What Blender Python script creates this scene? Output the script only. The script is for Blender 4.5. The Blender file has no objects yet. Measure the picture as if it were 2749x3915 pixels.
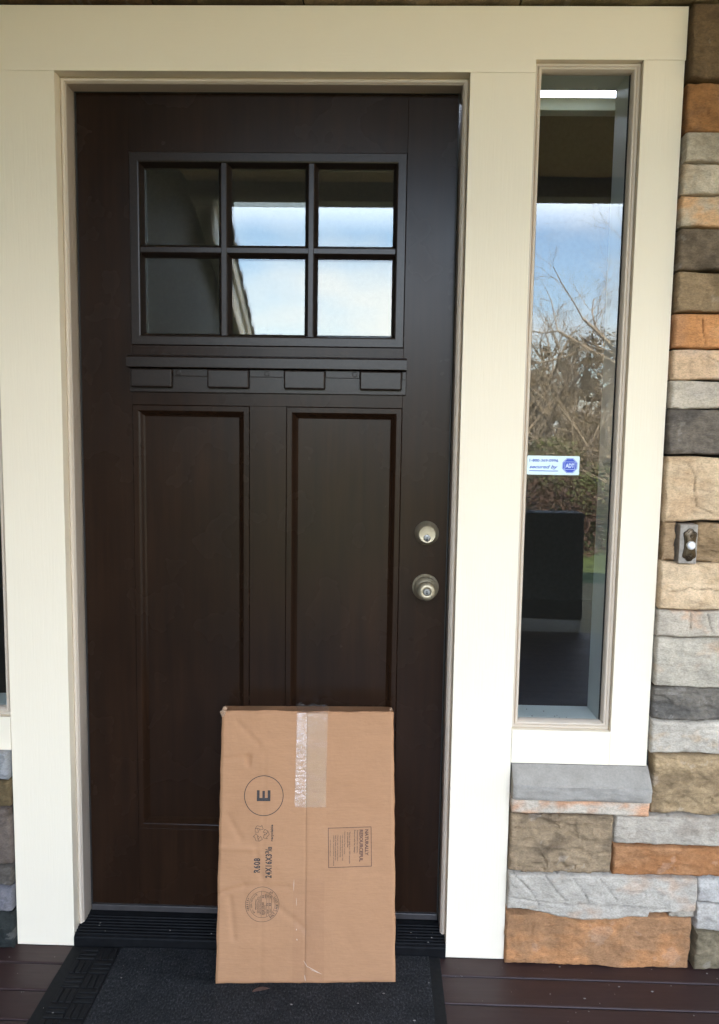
import bpy, bmesh, math, random
from mathutils import Vector, Matrix, noise
R = math.radians
SC = bpy.context.scene
COL = SC.collection

# ------------------------------------------------------------------ camera
cam = bpy.data.cameras.new('camera'); camo = bpy.data.objects.new('camera', cam); COL.objects.link(camo)
_r = Vector((0.99956933, 0.0251206, 0.01516955)); _u = Vector((-0.01762559, 0.10062748, 0.99476804)); _f = Vector((-0.0234627, 0.99460699, -0.10102691))
_m = Matrix((_r, _u, -_f)).transposed().to_4x4(); _m.translation = Vector((0.7276, -1.8768, 1.2403))
camo.matrix_world = _m
cam.sensor_fit = 'HORIZONTAL'; cam.sensor_width = 36.0; cam.lens = 2939.8/2749*36.0
cam.clip_start = 0.02; cam.clip_end = 500
SC.camera = camo
# ------------------------------------------------------------------ world, sun, exposure
EXPOSURE = 3.72
SUN_EL, SUN_ROT = 42, 20
W = bpy.data.worlds.new('World'); SC.world = W; W.use_nodes = True
nt = W.node_tree; nt.nodes.clear()
out = nt.nodes.new('ShaderNodeOutputWorld'); bg = nt.nodes.new('ShaderNodeBackground'); bg.inputs['Strength'].default_value = 0.15
sky = nt.nodes.new('ShaderNodeTexSky'); sky.sky_type = 'NISHITA'; sky.sun_disc = False
sky.sun_elevation = R(SUN_EL); sky.sun_rotation = R(SUN_ROT); sky.air_density = 1.0; sky.dust_density = 1.5
tc = nt.nodes.new('ShaderNodeTexCoord'); mp = nt.nodes.new('ShaderNodeMapping'); mp.inputs['Scale'].default_value = (1.0, 1.0, 2.2)
mp.inputs['Location'].default_value = (0.35, 0.1, 0.0)
nz = nt.nodes.new('ShaderNodeTexNoise'); nz.inputs['Scale'].default_value = 2.3; nz.inputs['Detail'].default_value = 7; nz.inputs['Roughness'].default_value = .55
cr = nt.nodes.new('ShaderNodeValToRGB'); cr.color_ramp.elements[0].position = .47; cr.color_ramp.elements[1].position = .64
mx = nt.nodes.new('ShaderNodeMix'); mx.data_type = 'RGBA'; mx.inputs['B'].default_value = (6.0, 6.0, 6.0, 1)
L = nt.links.new
L(tc.outputs['Generated'], mp.inputs['Vector']); L(mp.outputs['Vector'], nz.inputs['Vector']); L(nz.outputs['Fac'], cr.inputs['Fac'])
sep = nt.nodes.new('ShaderNodeSeparateXYZ'); L(tc.outputs['Generated'], sep.inputs[0])
lo = nt.nodes.new('ShaderNodeMapRange'); lo.inputs['From Min'].default_value = .12; lo.inputs['From Max'].default_value = .45; lo.inputs['To Min'].default_value = 1.0; lo.inputs['To Max'].default_value = .25
mu = nt.nodes.new('ShaderNodeMath'); mu.operation = 'MULTIPLY'
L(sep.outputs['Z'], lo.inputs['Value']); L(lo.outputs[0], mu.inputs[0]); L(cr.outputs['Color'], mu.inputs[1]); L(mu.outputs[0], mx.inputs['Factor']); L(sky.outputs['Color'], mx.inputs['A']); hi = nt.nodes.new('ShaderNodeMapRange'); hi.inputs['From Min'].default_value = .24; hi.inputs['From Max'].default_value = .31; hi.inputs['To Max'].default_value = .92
fill_band = nt.nodes.new('ShaderNodeValToRGB')            # unseen bright sky band added to light the lower facade, bluer overhead
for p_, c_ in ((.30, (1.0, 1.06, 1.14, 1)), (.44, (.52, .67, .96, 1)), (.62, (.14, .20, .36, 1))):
    e_ = fill_band.color_ramp.elements.new(p_); e_.color = c_
fill_band.color_ramp.elements[0].color = (1.0, 1.06, 1.14, 1); fill_band.color_ramp.elements[-1].color = (.12, .18, .34, 1)
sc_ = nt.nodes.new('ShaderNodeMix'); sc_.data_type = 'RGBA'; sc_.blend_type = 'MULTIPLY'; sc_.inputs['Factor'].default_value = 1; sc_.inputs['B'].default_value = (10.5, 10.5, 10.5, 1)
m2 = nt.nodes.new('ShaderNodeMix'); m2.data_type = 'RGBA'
L(sep.outputs['Z'], hi.inputs['Value']); L(sep.outputs['Z'], fill_band.inputs['Fac']); L(fill_band.outputs['Color'], sc_.inputs['A']); L(sc_.outputs['Result'], m2.inputs['B'])
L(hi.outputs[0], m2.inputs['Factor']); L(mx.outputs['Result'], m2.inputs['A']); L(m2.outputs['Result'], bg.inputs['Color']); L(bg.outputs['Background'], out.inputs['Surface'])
sun = bpy.data.lights.new('sun', 'SUN'); sun.energy = 4.0; sun.angle = R(.5); sun.color = (1, .90, .74)
suno = bpy.data.objects.new('sun', sun); COL.objects.link(suno)
_d = Vector((math.sin(R(SUN_ROT))*math.cos(R(SUN_EL)), math.cos(R(SUN_ROT))*math.cos(R(SUN_EL)), math.sin(R(SUN_EL))))
suno.rotation_euler = _d.to_track_quat('Z', 'Y').to_euler(); suno.location = (0, 8, 12)
CY_ = SC.cycles; CY_.use_adaptive_sampling = False; CY_.use_denoising = True; CY_.denoising_prefilter = "ACCURATE"; CY_.max_bounces = 8; CY_.diffuse_bounces = 4
VS = SC.view_settings; VS.view_transform = 'Standard'; VS.look = 'None'; VS.gamma = 1; VS.exposure = EXPOSURE

# ------------------------------------------------------------------ helpers
def s2l(c): return tuple(((v/255)/12.92 if v/255 <= .04045 else (((v/255)+.055)/1.055)**2.4) for v in c)

class N:                                     # tiny material builder
    def __init__(s, name):
        s.m = bpy.data.materials.new(name); s.m.use_nodes = True; s.t = s.m.node_tree; s.t.nodes.clear()
        s.o = s.n('ShaderNodeOutputMaterial'); s.b = s.n('ShaderNodeBsdfPrincipled'); s.l(s.b.outputs[0], s.o.inputs['Surface'])
        s.co = s.n('ShaderNodeTexCoord').outputs['Object']
    def n(s, k, **kw):
        x = s.t.nodes.new(k)
        for a, v in kw.items(): setattr(x, a, v)
        return x
    def l(s, a, b): s.t.links.new(a, b)
    def set(s, **kw):
        for k, v in kw.items():
            k = {'color': 'Base Color', 'rough': 'Roughness', 'metal': 'Metallic', 'spec': 'Specular IOR Level', 'coat': 'Coat Weight', 'coatr': 'Coat Roughness', 'ior': 'IOR'}[k]
            if hasattr(v, 'links') or hasattr(v, 'is_output'): s.l(v, s.b.inputs[k])
            else: s.b.inputs[k].default_value = (*v, 1) if isinstance(v, tuple) else v
        return s
    def map(s, scale, src=None):
        m = s.n('ShaderNodeMapping'); m.inputs['Scale'].default_value = scale; s.l(src or s.co, m.inputs['Vector']); return m.outputs[0]
    def noise(s, vec, scale=1, detail=4, rough=.6, dist=0):
        x = s.n('ShaderNodeTexNoise'); x.inputs['Scale'].default_value = scale; x.inputs['Detail'].default_value = detail
        x.inputs['Roughness'].default_value = rough; x.inputs['Distortion'].default_value = dist; s.l(vec, x.inputs['Vector']); return x.outputs['Fac']
    def ramp(s, f, stops):
        x = s.n('ShaderNodeValToRGB'); e = x.color_ramp.elements
        while len(e) < len(stops): e.new(.5)
        for i, (p, c) in enumerate(stops):
            e[i].position = p; e[i].color = (*c, 1) if isinstance(c, tuple) else (c, c, c, 1)
        s.l(f, x.inputs['Fac']); return x.outputs['Color']
    def mix(s, f, a, b, mode='MIX'):
        x = s.n('ShaderNodeMix', data_type='RGBA', blend_type=mode)
        for k, v in (('Factor', f), ('A', a), ('B', b)):
            sock = [i for i in x.inputs if i.name == k and (k == 'Factor' and i.type == 'VALUE' or i.type == 'RGBA')][0]
            if hasattr(v, 'is_output'): s.l(v, sock)
            else: sock.default_value = (*v, 1) if isinstance(v, tuple) else v
        return [o for o in x.outputs if o.type == 'RGBA'][0]
    def math(s, op, a, b=0):
        x = s.n('ShaderNodeMath', operation=op)
        for i, v in enumerate((a, b)):
            if hasattr(v, 'is_output'): s.l(v, x.inputs[i])
            else: x.inputs[i].default_value = v
        return x.outputs[0]
    def bump(s, h, strength=.3, dist=.01):
        x = s.n('ShaderNodeBump'); x.inputs['Strength'].default_value = strength; x.inputs['Distance'].default_value = dist
        s.l(h, x.inputs['Height'])
        p = s.b.inputs['Normal']
        if p.is_linked: s.l(p.links[0].from_socket, x.inputs['Normal'])
        s.l(x.outputs[0], p); return s

MATS = {}
def simple(name, color, rough=.5, metal=0.0, spec=.5, var=.12, vs=30, bump=0, bs=200):
    a = N(name); f = a.noise(a.map((1, 1, 1)), vs, 5)
    lo = tuple(c*(1-var) for c in color); hi = tuple(min(1, c*(1+var)) for c in color)
    a.set(color=a.ramp(f, [(.3, lo), (.7, hi)]), rough=rough, metal=metal, spec=spec)
    if bump: a.bump(a.noise(a.map((1, 1, 1)), bs, 3), bump, .002)
    MATS[name] = a.m; return a.m

def paint(name, color, grain, rough=.55, strength=.35):
    a = N(name)
    g = a.noise(a.map(grain), 1, 4, .6); big = a.noise(a.map((1, 1, 1)), 6, 4, .6)
    fine = a.noise(a.map((1, 1, 1)), 420, 2, .5)
    dirt = a.ramp(a.noise(a.map((1, 1, 1)), 55, 6, .75), [(.70, 0.0), (.80, 1.0)])
    c = a.mix(big, tuple(v*.965 for v in color), color)
    c = a.mix(a.math('MULTIPLY', dirt, .10), c, tuple(v*.55 for v in color))
    a.set(color=c, rough=rough, spec=.35)
    a.bump(g, strength, .0012); a.bump(fine, .10, .0006); a.bump(big, .15, .004)
    MATS[name] = a.m; return a.m

TRIM = (.885, .775, .59)
paint('trim_vertical', TRIM, (300, 300, 14), .55, .38); paint('trim_horizontal', TRIM, (14, 300, 300), .55, .38)
paint('taupe_paint', (.47, .385, .30), (40, 300, 40), .45, .12)
paint('taupe_bead', (.60, .50, .385), (40, 300, 40), .4, .12)
paint('jamb_primer', (.66, .52, .36), (200, 200, 14), .5, .2)
paint('inner_white', (.66, .68, .63), (60, 60, 60), .45, .05)

def door_mat():
    a = N('door_stain')
    g = a.noise(a.map((60, 60, 3.2)), 1, 4, .55, .2); st = a.noise(a.map((420, 420, 9)), 1, 3, .6); bl = a.noise(a.map((1, 1, .5)), 4.5, 3, .5)
    c = a.mix(a.math('MULTIPLY', g, bl), (.0085, .0046, .0030), (.051, .0228, .0104))
    c = a.mix(a.math('MULTIPLY', a.ramp(st, [(.4, 0.0), (.75, 1.0)]), .35), c, (.010, .006, .004))
    rr = a.ramp(a.noise(a.map((1, 1, 1)), 7, 3, .5), [(.3, .245), (.75, .295)])
    a.set(color=c, rough=rr, spec=.19)
    a.bump(st, .035, .0005); a.bump(a.noise(a.map((1, 1, 1)), 260, 3, .6), .05, .0005)
    MATS['door'] = a.m
    a = N('door_trim_stain')
    st = a.noise(a.map((1, 1, 1)), 160, 4, .65)
    a.set(color=a.ramp(st, [(.3, (.011, .0068, .005)), (.75, (.024, .0148, .0105))]), rough=.30, spec=.30)
    a.bump(st, .16, .0008)
    MATS['door_trim'] = a.m
door_mat()
simple('rubber', (.0085, .0083, .008), .75, 0.0, .25, var=.3, vs=90, bump=.15, bs=400)
simple('sweep', (.045, .04, .038), .4, var=.2)
simple('threshold_black', (.005, .0052, .0055), .7, 0.0, .15, var=.4, vs=40, bump=.1)
simple('black_gap', (.006, .006, .006), .9)
simple('seal_strip', (.02, .018, .016), .6)

def brass():
    a = N('antique_brass'); f = a.noise(a.map((1, 1, 1)), 70, 4)
    a.set(color=a.ramp(f, [(.3, (.37, .31, .205)), (.7, (.46, .395, .275))]), metal=.72, rough=a.ramp(a.noise(a.map((1, 1, 1)), 120, 4), [(.3, .42), (.7, .52)]))
    MATS['brass'] = a.m
brass()
simple('steel', (.24, .235, .22), .5, 1.0, var=.2)
simple('keyhole', (.004, .004, .004), .6)
simple('bronze', (.075, .056, .036), .33, .85, var=.2, vs=120)
simple('bell_wood', (.30, .262, .215), .7, var=.25, vs=120, bump=.3, bs=500)
simple('bell_button', (.85, .86, .90), .3, var=.03)
simple('bell_ring', (.50, .47, .42), .35, .4)

def glass(name, fac, tint, wob=0, scale=2.0, dust=.02):
    a = N(name); t = a.t; t.nodes.remove(a.b)
    tr = a.n('ShaderNodeBsdfTransparent'); tr.inputs[0].default_value = (*tint, 1)
    gl = a.n('ShaderNodeBsdfGlossy'); gl.inputs['Roughness'].default_value = 0.0; gl.inputs['Color'].default_value = (.97, 1, 1, 1)
    df = a.n('ShaderNodeBsdfDiffuse'); df.inputs[0].default_value = (.46, .43, .35, 1)
    fr = a.n('ShaderNodeFresnel'); fr.inputs['IOR'].default_value = 1.5
    m1 = a.n('ShaderNodeMixShader'); m2 = a.n('ShaderNodeMixShader')
    f = a.math('ADD', fr.outputs[0], fac)
    if wob:
        b = a.n('ShaderNodeBump'); b.inputs['Strength'].default_value = 1; b.inputs['Distance'].default_value = wob
        a.l(a.noise(a.map((1, 1, 1)), scale, 1, .3), b.inputs['Height']); a.l(b.outputs[0], gl.inputs['Normal'])
    a.l(f, m1.inputs[0]); a.l(tr.outputs[0], m1.inputs[1]); a.l(gl.outputs[0], m1.inputs[2])
    sp = a.ramp(a.noise(a.map((1, 1, 1)), 75, 3, .5), [(.66, 0.0), (.72, 1.0)]); sm = a.noise(a.map((1, 1, 1)), 6, 4)
    a.l(a.math('ADD', a.math('MULTIPLY', a.math('MULTIPLY', sp, sm), dust*1.6), dust), m2.inputs[0])
    a.l(m1.outputs[0], m2.inputs[1]); a.l(df.outputs[0], m2.inputs[2]); a.l(m2.outputs[0], a.o.inputs['Surface'])
    MATS[name] = a.m
glass('door_glass', .015, (.74, .75, .70), .0006, 1.5, .04)
glass('door_glass_inner', .02, (.80, .82, .80), .0004, 1.5, .0)
glass('side_glass', .035, (.90, .93, .91), .0012, 2.2, .014)

def stone_mat():
    a = N('stacked_stone')
    at = a.n('ShaderNodeAttribute', attribute_name='stone_color').outputs['Color']
    rg = a.n('ShaderNodeAttribute', attribute_name='stone_rough').outputs['Fac']
    fine = a.noise(a.map((1, 1, 1.6)), 190, 5, .7); mid = a.noise(a.map((1, 1, 2.2)), 38, 6, .7, .8); str_ = a.noise(a.map((22, 22, 80)), 1, 5, .7, 1.2)
    c = a.mix(1.0, at, a.ramp(mid, [(.25, .74), (.5, 1.0), (.78, 1.14)]), 'MULTIPLY')
    c = a.mix(1.0, c, a.ramp(fine, [(.2, .60), (.5, 1.0), (.85, 1.30)]), 'MULTIPLY')
    c = a.mix(a.math('MULTIPLY', rg, .6), c, a.mix(1.0, c, a.ramp(str_, [(.3, .62), (.6, 1.1)]), 'MULTIPLY'))
    a.set(color=c, rough=.88, spec=.25)
    a.bump(mid, .45, .006); a.bump(str_, .16, .004); a.bump(fine, .6, .0024)
    MATS['stone'] = a.m
    a = N('stone_gap'); a.set(color=a.ramp(a.noise(a.map((1, 1, 1)), 80), [(.3, (.018, .016, .014)), (.7, (.05, .045, .04))]), rough=.95); MATS['mortar'] = a.m
stone_mat()

def clear_film():
    a = N('clear_tape'); a.t.nodes.remove(a.b)
    tr = a.n('ShaderNodeBsdfTransparent'); tr.inputs[0].default_value = (.95, .93, .91, 1); gl = a.n('ShaderNodeBsdfGlossy'); gl.inputs['Roughness'].default_value = .14
    b = a.n('ShaderNodeBump'); b.inputs['Strength'].default_value = .25; b.inputs['Distance'].default_value = .003
    a.l(a.noise(a.map((25, 25, 50)), 1, 3, .5), b.inputs['Height']); a.l(b.outputs[0], gl.inputs['Normal'])
    df = a.n('ShaderNodeBsdfDiffuse'); df.inputs[0].default_value = (.7, .66, .62, 1); m1 = a.n('ShaderNodeMixShader'); m2 = a.n('ShaderNodeMixShader')
    m1.inputs[0].default_value = .10; a.l(tr.outputs[0], m1.inputs[1]); a.l(df.outputs[0], m1.inputs[2]); m2.inputs[0].default_value = .07
    a.l(m1.outputs[0], m2.inputs[1]); a.l(gl.outputs[0], m2.inputs[2]); a.l(m2.outputs[0], a.o.inputs['Surface']); MATS['clear_tape'] = a.m
def kraft():
    a = N('kraft_cardboard')
    fib = a.noise(a.map((40, 400, 400)), 1, 3, .6); blot = a.noise(a.map((1, 1, 1)), 7, 5, .6, .4); spk = a.noise(a.map((1, 1, 1)), 500, 2, .5); cor = a.noise(a.map((6, 1, 130)), 1, 2, .5)
    c = a.mix(blot, (.365, .184, .086), (.435, .228, .112))
    c = a.mix(1.0, c, a.ramp(fib, [(.3, .94), (.7, 1.04)]), 'MULTIPLY')
    c = a.mix(1.0, c, a.ramp(cor, [(.3, .975), (.7, 1.02)]), 'MULTIPLY')
    c = a.mix(1.0, c, a.ramp(spk, [(.22, .82), (.36, 1.0)]), 'MULTIPLY')
    st = a.ramp(a.noise(a.map((1, 1, 1)), 16, 6, .7, .5), [(.62, 0.0), (.78, 1.0)])
    c = a.mix(a.math('MULTIPLY', st, .22), c, (.34, .20, .115))
    a.set(color=c, rough=.72, spec=.3); a.bump(cor, .12, .0012); a.bump(fib, .10, .0006); a.bump(blot, .35, .012)
    MATS['kraft'] = a.m
    a = N('torn_card'); a.set(color=(.40, .255, .155), rough=.9); MATS['torn'] = a.m
    a = N('print_ink'); a.set(color=a.ramp(a.noise(a.map((1, 1, 1)), 300, 3), [(.35, (.014, .011, .010)), (.75, (.04, .028, .022))]), rough=.6); MATS['ink'] = a.m
    a = N('print_ink_brown'); a.set(color=a.ramp(a.noise(a.map((1, 1, 1)), 300, 3), [(.35, (.085, .035, .018)), (.75, (.16, .075, .042))]), rough=.6); MATS['ink_brown'] = a.m
    a = N('print_ink_faded'); a.set(color=a.ramp(a.noise(a.map((1, 1, 1)), 300, 3), [(.35, (.09, .045, .026)), (.75, (.16, .085, .05))]), rough=.6); MATS['ink_faded'] = a.m
    a = N('packing_tape'); t = a.t; t.nodes.remove(a.b)
    tr = a.n('ShaderNodeBsdfTransparent'); tr.inputs[0].default_value = (.97, .96, .95, 1)
    gl = a.n('ShaderNodeBsdfGlossy'); gl.inputs['Roughness'].default_value = .16
    df = a.n('ShaderNodeBsdfDiffuse'); df.inputs[0].default_value = (.8, .78, .76, 1)
    b = a.n('ShaderNodeBump'); b.inputs['Strength'].default_value = .45; b.inputs['Distance'].default_value = .003
    a.l(a.noise(a.map((60, 60, 160)), 1, 4, .6), b.inputs['Height']); a.l(b.outputs[0], gl.inputs['Normal'])
    m1 = a.n('ShaderNodeMixShader'); m2 = a.n('ShaderNodeMixShader')
    a.l(a.ramp(a.noise(a.map((30, 30, 240)), 1, 4, .7), [(.45, .05), (.75, .15)]), m1.inputs[0]); a.l(tr.outputs[0], m1.inputs[1]); a.l(df.outputs[0], m1.inputs[2])
    m2.inputs[0].default_value = .09; a.l(m1.outputs[0], m2.inputs[1]); a.l(gl.outputs[0], m2.inputs[2]); a.l(m2.outputs[0], a.o.inputs['Surface'])
    MATS['tape'] = a.m
    clear_film()
kraft()

def deck_mat():
    a = N('deck_boards')
    g = a.noise(a.map((5, 160, 160)), 1, 5, .65, .3); big = a.noise(a.map((1, 3, 1)), 4, 5, .65); spk = a.noise(a.map((1, 1, 1)), 130, 3, .6)
    c = a.mix(g, (.021, .0085, .0075), (.050, .022, .019)); c = a.mix(a.math('MULTIPLY', big, .5), c, (.030, .017, .0135))
    c = a.mix(a.ramp(spk, [(.735, 0.0), (.80, .8)]), c, (.30, .27, .25))
    a.set(color=c, rough=a.ramp(big, [(.3, .42), (.7, .62)]), spec=.45); a.bump(g, .25, .0015); a.bump(spk, .1, .001)
    MATS['deck'] = a.m
    a = N('mat_carpet')
    f = a.noise(a.map((1, .55, 1)), 230, 4, .8); r = a.noise(a.map((260, 60, 60)), 1, 3, .7); b = a.noise(a.map((1, 1, 1)), 12, 5, .6)
    c = a.ramp(f, [(.35, (.007, .0072, .0075)), (.58, (.031, .031, .031)), (.74, (.12, .118, .115))])
    c = a.mix(1.0, c, a.ramp(b, [(.3, .65), (.7, 1.25)]), 'MULTIPLY')
    a.set(color=c, rough=.95, spec=.2); a.bump(f, .9, .004); a.bump(r, .5, .003); MATS['carpet'] = a.m
deck_mat()
simple('leaf_litter', (.09, .045, .028), .7, var=.4, vs=60)
simple('grit', (.20, .18, .155), .8, var=.4, vs=200)
simple('ceiling_wood', (.46, .335, .18), .6, var=.15, vs=8)
simple('beam_paint', (.24, .225, .20), .6)
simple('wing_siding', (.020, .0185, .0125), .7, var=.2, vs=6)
simple('pale_fascia', (.72, .66, .54), .6, var=.06)
simple('shingle', (.10, .092, .085), .9, var=.35, vs=25, bump=.3, bs=60)
simple('room_dark', (.06, .048, .04), .8)
simple('room_wall', (.12, .11, .10), .8)
simple('planter_dark', (.018, .020, .018), .75, var=.5, vs=22, bump=.4, bs=60)
simple('pale_base', (.42, .43, .42), .6)
simple('gravel', (.27, .20, .085), .9, var=.3, vs=14)
simple('grass', (.085, .115, .03), .9, var=.5, vs=9)
simple('path', (.42, .32, .18), .9, var=.2, vs=12)
simple('bark', (.16, .135, .11), .9, var=.4, vs=12)
simple('twig', (.34, .27, .19), .9, var=.4, vs=5)
simple('leaf_green', (.12, .14, .045), .7, var=.5, vs=3)
simple('leaf_brown', (.24, .185, .11), .8, var=.5, vs=3)
simple('far_foliage', (.045, .045, .03), .9, var=.5, vs=.3)
simple('needles', (.024, .032, .016), .9, var=.4, vs=1)
simple('leaf_red', (.085, .045, .028), .7, var=.4, vs=6)
simple('sticker_face', (.66, .80, .79), .25, var=.03)
simple('sticker_blue', (.018, .065, .46), .3, var=.06)
simple('sticker_pale', (.55, .66, .86), .3, var=.03)

class B:                                     # collects shapes into one mesh
    def __init__(s): s.bm = bmesh.new()
    def _join(s, b):
        me = bpy.data.meshes.new('tmp'); b.to_mesh(me); b.free(); s.bm.from_mesh(me); bpy.data.meshes.remove(me)
    def box(s, x0, x1, y0, y1, z0, z1, bev=0, seg=2):
        b = bmesh.new(); bmesh.ops.create_cube(b, size=1)
        for v in b.verts: v.co = Vector(((x0+x1)/2+v.co.x*(x1-x0), (y0+y1)/2+v.co.y*(y1-y0), (z0+z1)/2+v.co.z*(z1-z0)))
        if bev: bmesh.ops.bevel(b, geom=b.edges[:], offset=bev, segments=seg, profile=.5, affect='EDGES')
        s._join(b); return s
    def prism(s, pts, y0, y1, bev=0):        # polygon in x,z, counter clockwise seen from -y
        b = bmesh.new(); f = [b.verts.new((x, y0, z)) for x, z in pts]; k = [b.verts.new((x, y1, z)) for x, z in pts]
        b.faces.new(f); b.faces.new(k[::-1]); n = len(pts)
        for i in range(n): b.faces.new((f[i], k[i], k[(i+1) % n], f[(i+1) % n]))
        bmesh.ops.recalc_face_normals(b, faces=b.faces[:])
        if bev: bmesh.ops.bevel(b, geom=b.edges[:], offset=bev, segments=2, profile=.5, affect='EDGES')
        s._join(b); return s
    def extrude_x(s, prof, x0, x1):          # closed profile in y,z swept along x
        b = bmesh.new(); a = [b.verts.new((x0, y, z)) for y, z in prof]; c = [b.verts.new((x1, y, z)) for y, z in prof]; n = len(prof)
        b.faces.new(a); b.faces.new(c[::-1])
        for i in range(n): b.faces.new((a[i], c[i], c[(i+1) % n], a[(i+1) % n]))
        bmesh.ops.recalc_face_normals(b, faces=b.faces[:]); s._join(b); return s
    def ring(s, x0, x1, z0, z1, prof):       # mitred frame: profile of (inset, y)
        b = bmesh.new(); rows = []
        for i, y in prof: rows.append([b.verts.new(p) for p in ((x0+i, y, z0+i), (x1-i, y, z0+i), (x1-i, y, z1-i), (x0+i, y, z1-i))])
        for r in range(len(rows)-1):
            for k in range(4): b.faces.new((rows[r][k], rows[r][(k+1) % 4], rows[r+1][(k+1) % 4], rows[r+1][k]))
        bmesh.ops.recalc_face_normals(b, faces=b.faces[:])
        # open surface: make sure it faces -y
        if sum(f.normal.y*f.calc_area() for f in b.faces) > 0: bmesh.ops.reverse_faces(b, faces=b.faces[:])
        s._join(b); return s
    def lathe(s, prof, c, seg=40):           # (radius, y) about an axis along y through c=(x, z)
        b = bmesh.new(); rows = []
        for r, y in prof:
            rows.append([b.verts.new((c[0]+r*math.cos(2*math.pi*k/seg), y, c[1]+r*math.sin(2*math.pi*k/seg))) for k in range(seg)])
        for i in range(len(rows)-1):
            for k in range(seg): b.faces.new((rows[i][k], rows[i][(k+1) % seg], rows[i+1][(k+1) % seg], rows[i+1][k]))
        b.faces.new(rows[-1]); b.faces.new(rows[0][::-1])
        bmesh.ops.recalc_face_normals(b, faces=b.faces[:]); s._join(b); return s
    def raw(s, verts, faces):
        vs = [s.bm.verts.new(v) for v in verts]
        for f in faces:
            try: s.bm.faces.new([vs[i] for i in f])
            except ValueError: pass
        return s
    def build(s, name, mat, parent=None, smooth=None, loc=None):
        me = bpy.data.meshes.new(name); s.bm.to_mesh(me); s.bm.free()
        o = bpy.data.objects.new(name, me); COL.objects.link(o)
        me.materials.append(MATS[mat] if isinstance(mat, str) else mat)
        if smooth is not None:
            for p in me.polygons: p.use_smooth = True
            if smooth: me.set_sharp_from_angle(angle=R(smooth))
        if parent:
            o.parent = parent; o.matrix_parent_inverse = Matrix.Translation(-parent.location)
        return o
def thing(name, label, cat, loc=(0, 0, 0), group=None):
    o = bpy.data.objects.new(name, None); COL.objects.link(o); o.location = loc; o.empty_display_size = .1
    o['label'] = label; o['category'] = cat
    if group: o['group'] = group
    return o
def tag(o, label, cat, group=None, kind=None):
    o['label'] = label; o['category'] = cat
    if group: o['group'] = group
    if kind: o['kind'] = kind
    return o
def struct(o, label, cat):
    o['kind'] = 'structure'; o['label'] = label; o['category'] = cat; return o

SPC = 1.0
def text(s, size=1, bold=0, sx=1, shear=0, res=3):     # glyph outlines as flat verts and faces, origin left baseline
    c = bpy.data.curves.new('t', 'FONT'); c.body = s; c.size = size; c.offset = bold*size; c.resolution_u = res; c.shear = shear; c.space_character = SPC
    o = bpy.data.objects.new('t', c); m = bpy.data.meshes.new_from_object(o)
    v = [(p.co.x*sx, p.co.y) for p in m.vertices]; f = [tuple(p.vertices) for p in m.polygons]
    bpy.data.objects.remove(o); bpy.data.curves.remove(c); bpy.data.meshes.remove(m); return v, f
def fit_text(s, w, h, bold=0, shear=0):                # scaled so its outline fills w by h, lower left at 0,0
    v, f = text(s, 1, bold, shear=shear)
    x0 = min(a for a, b in v); x1 = max(a for a, b in v); y0 = min(b for a, b in v); y1 = max(b for a, b in v)
    return [((a-x0)/(x1-x0)*w, (b-y0)/(y1-y0)*h) for a, b in v], f

FZ = -.0516          # deck level
CY = -.0816          # front of the flat trim
# ------------------------------------------------------------------ porch floor, ground outside
b = B(); yy = -.058; k = 0; P_ = .0905
rng = random.Random(3)
while yy > -3.2:
    x = -3.0
    y0 = yy-P_+.0045
    b.box(-3.0, 4.6, y0, yy, FZ-.03, FZ+rng.uniform(-.0008, .0008), .0035)
    yy -= P_
struct(b.build('porch_floor', 'deck'), 'dark reddish brown plank porch floor in front of the door', 'porch floor')
b = B(); b.box(-3.0, 4.6, -3.2, -.02, FZ-.09, FZ-.034)
struct(b.build('porch_base', 'black_gap'), 'dark base under the porch planks', 'porch base')
b = B(); b.box(-60, 60, -90, -3.22, -.42, -.30)
struct(b.build('lawn', 'grass'), 'green lawn in front of the porch', 'lawn')
b = B(); b.box(-14, 18, -6.4, -3.24, -.31, -.297)  # ground strip added to bounce warm light onto ceiling and upper trim
struct(b.build('warm_bounce_bed', 'gravel'), 'tan gravel bed added between porch and lawn to bounce warm light', 'gravel bed')
b = B(); b.box(.2, 1.5, -9, -3.3, -.305, -.291)
struct(b.build('path', 'path'), 'pale concrete path leading to the porch', 'path')

# ------------------------------------------------------------------ house shell (dark room, upper wall, roof)
house = thing('house', 'house body behind the front door with dark room and roof', 'house', (0, .1, FZ))
b = B()
b.box(-4, 5, 4.2, 4.3, FZ, 3.66).box(-4, .2, 4.2, 4.3, 3.66, 3.86).box(3.0, 5, 4.2, 4.3, 3.66, 3.86).box(-4, 5, 4.2, 4.3, 3.86, 4.8)
b.box(-4.1, -4.0, .06, 4.3, FZ, 4.8).box(5.0, 5.1, .06, 4.3, FZ, 4.8)
b.build('back_wall', 'room_wall', house)
b = B(); b.box(-4, 5, .06, 4.2, FZ-.1, FZ); b.build('room_floor', 'room_dark', house)
b = B(); b.box(-4, 5, .06, 4.2, 4.8, 4.9); b.build('room_ceiling', 'room_dark', house)
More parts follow.
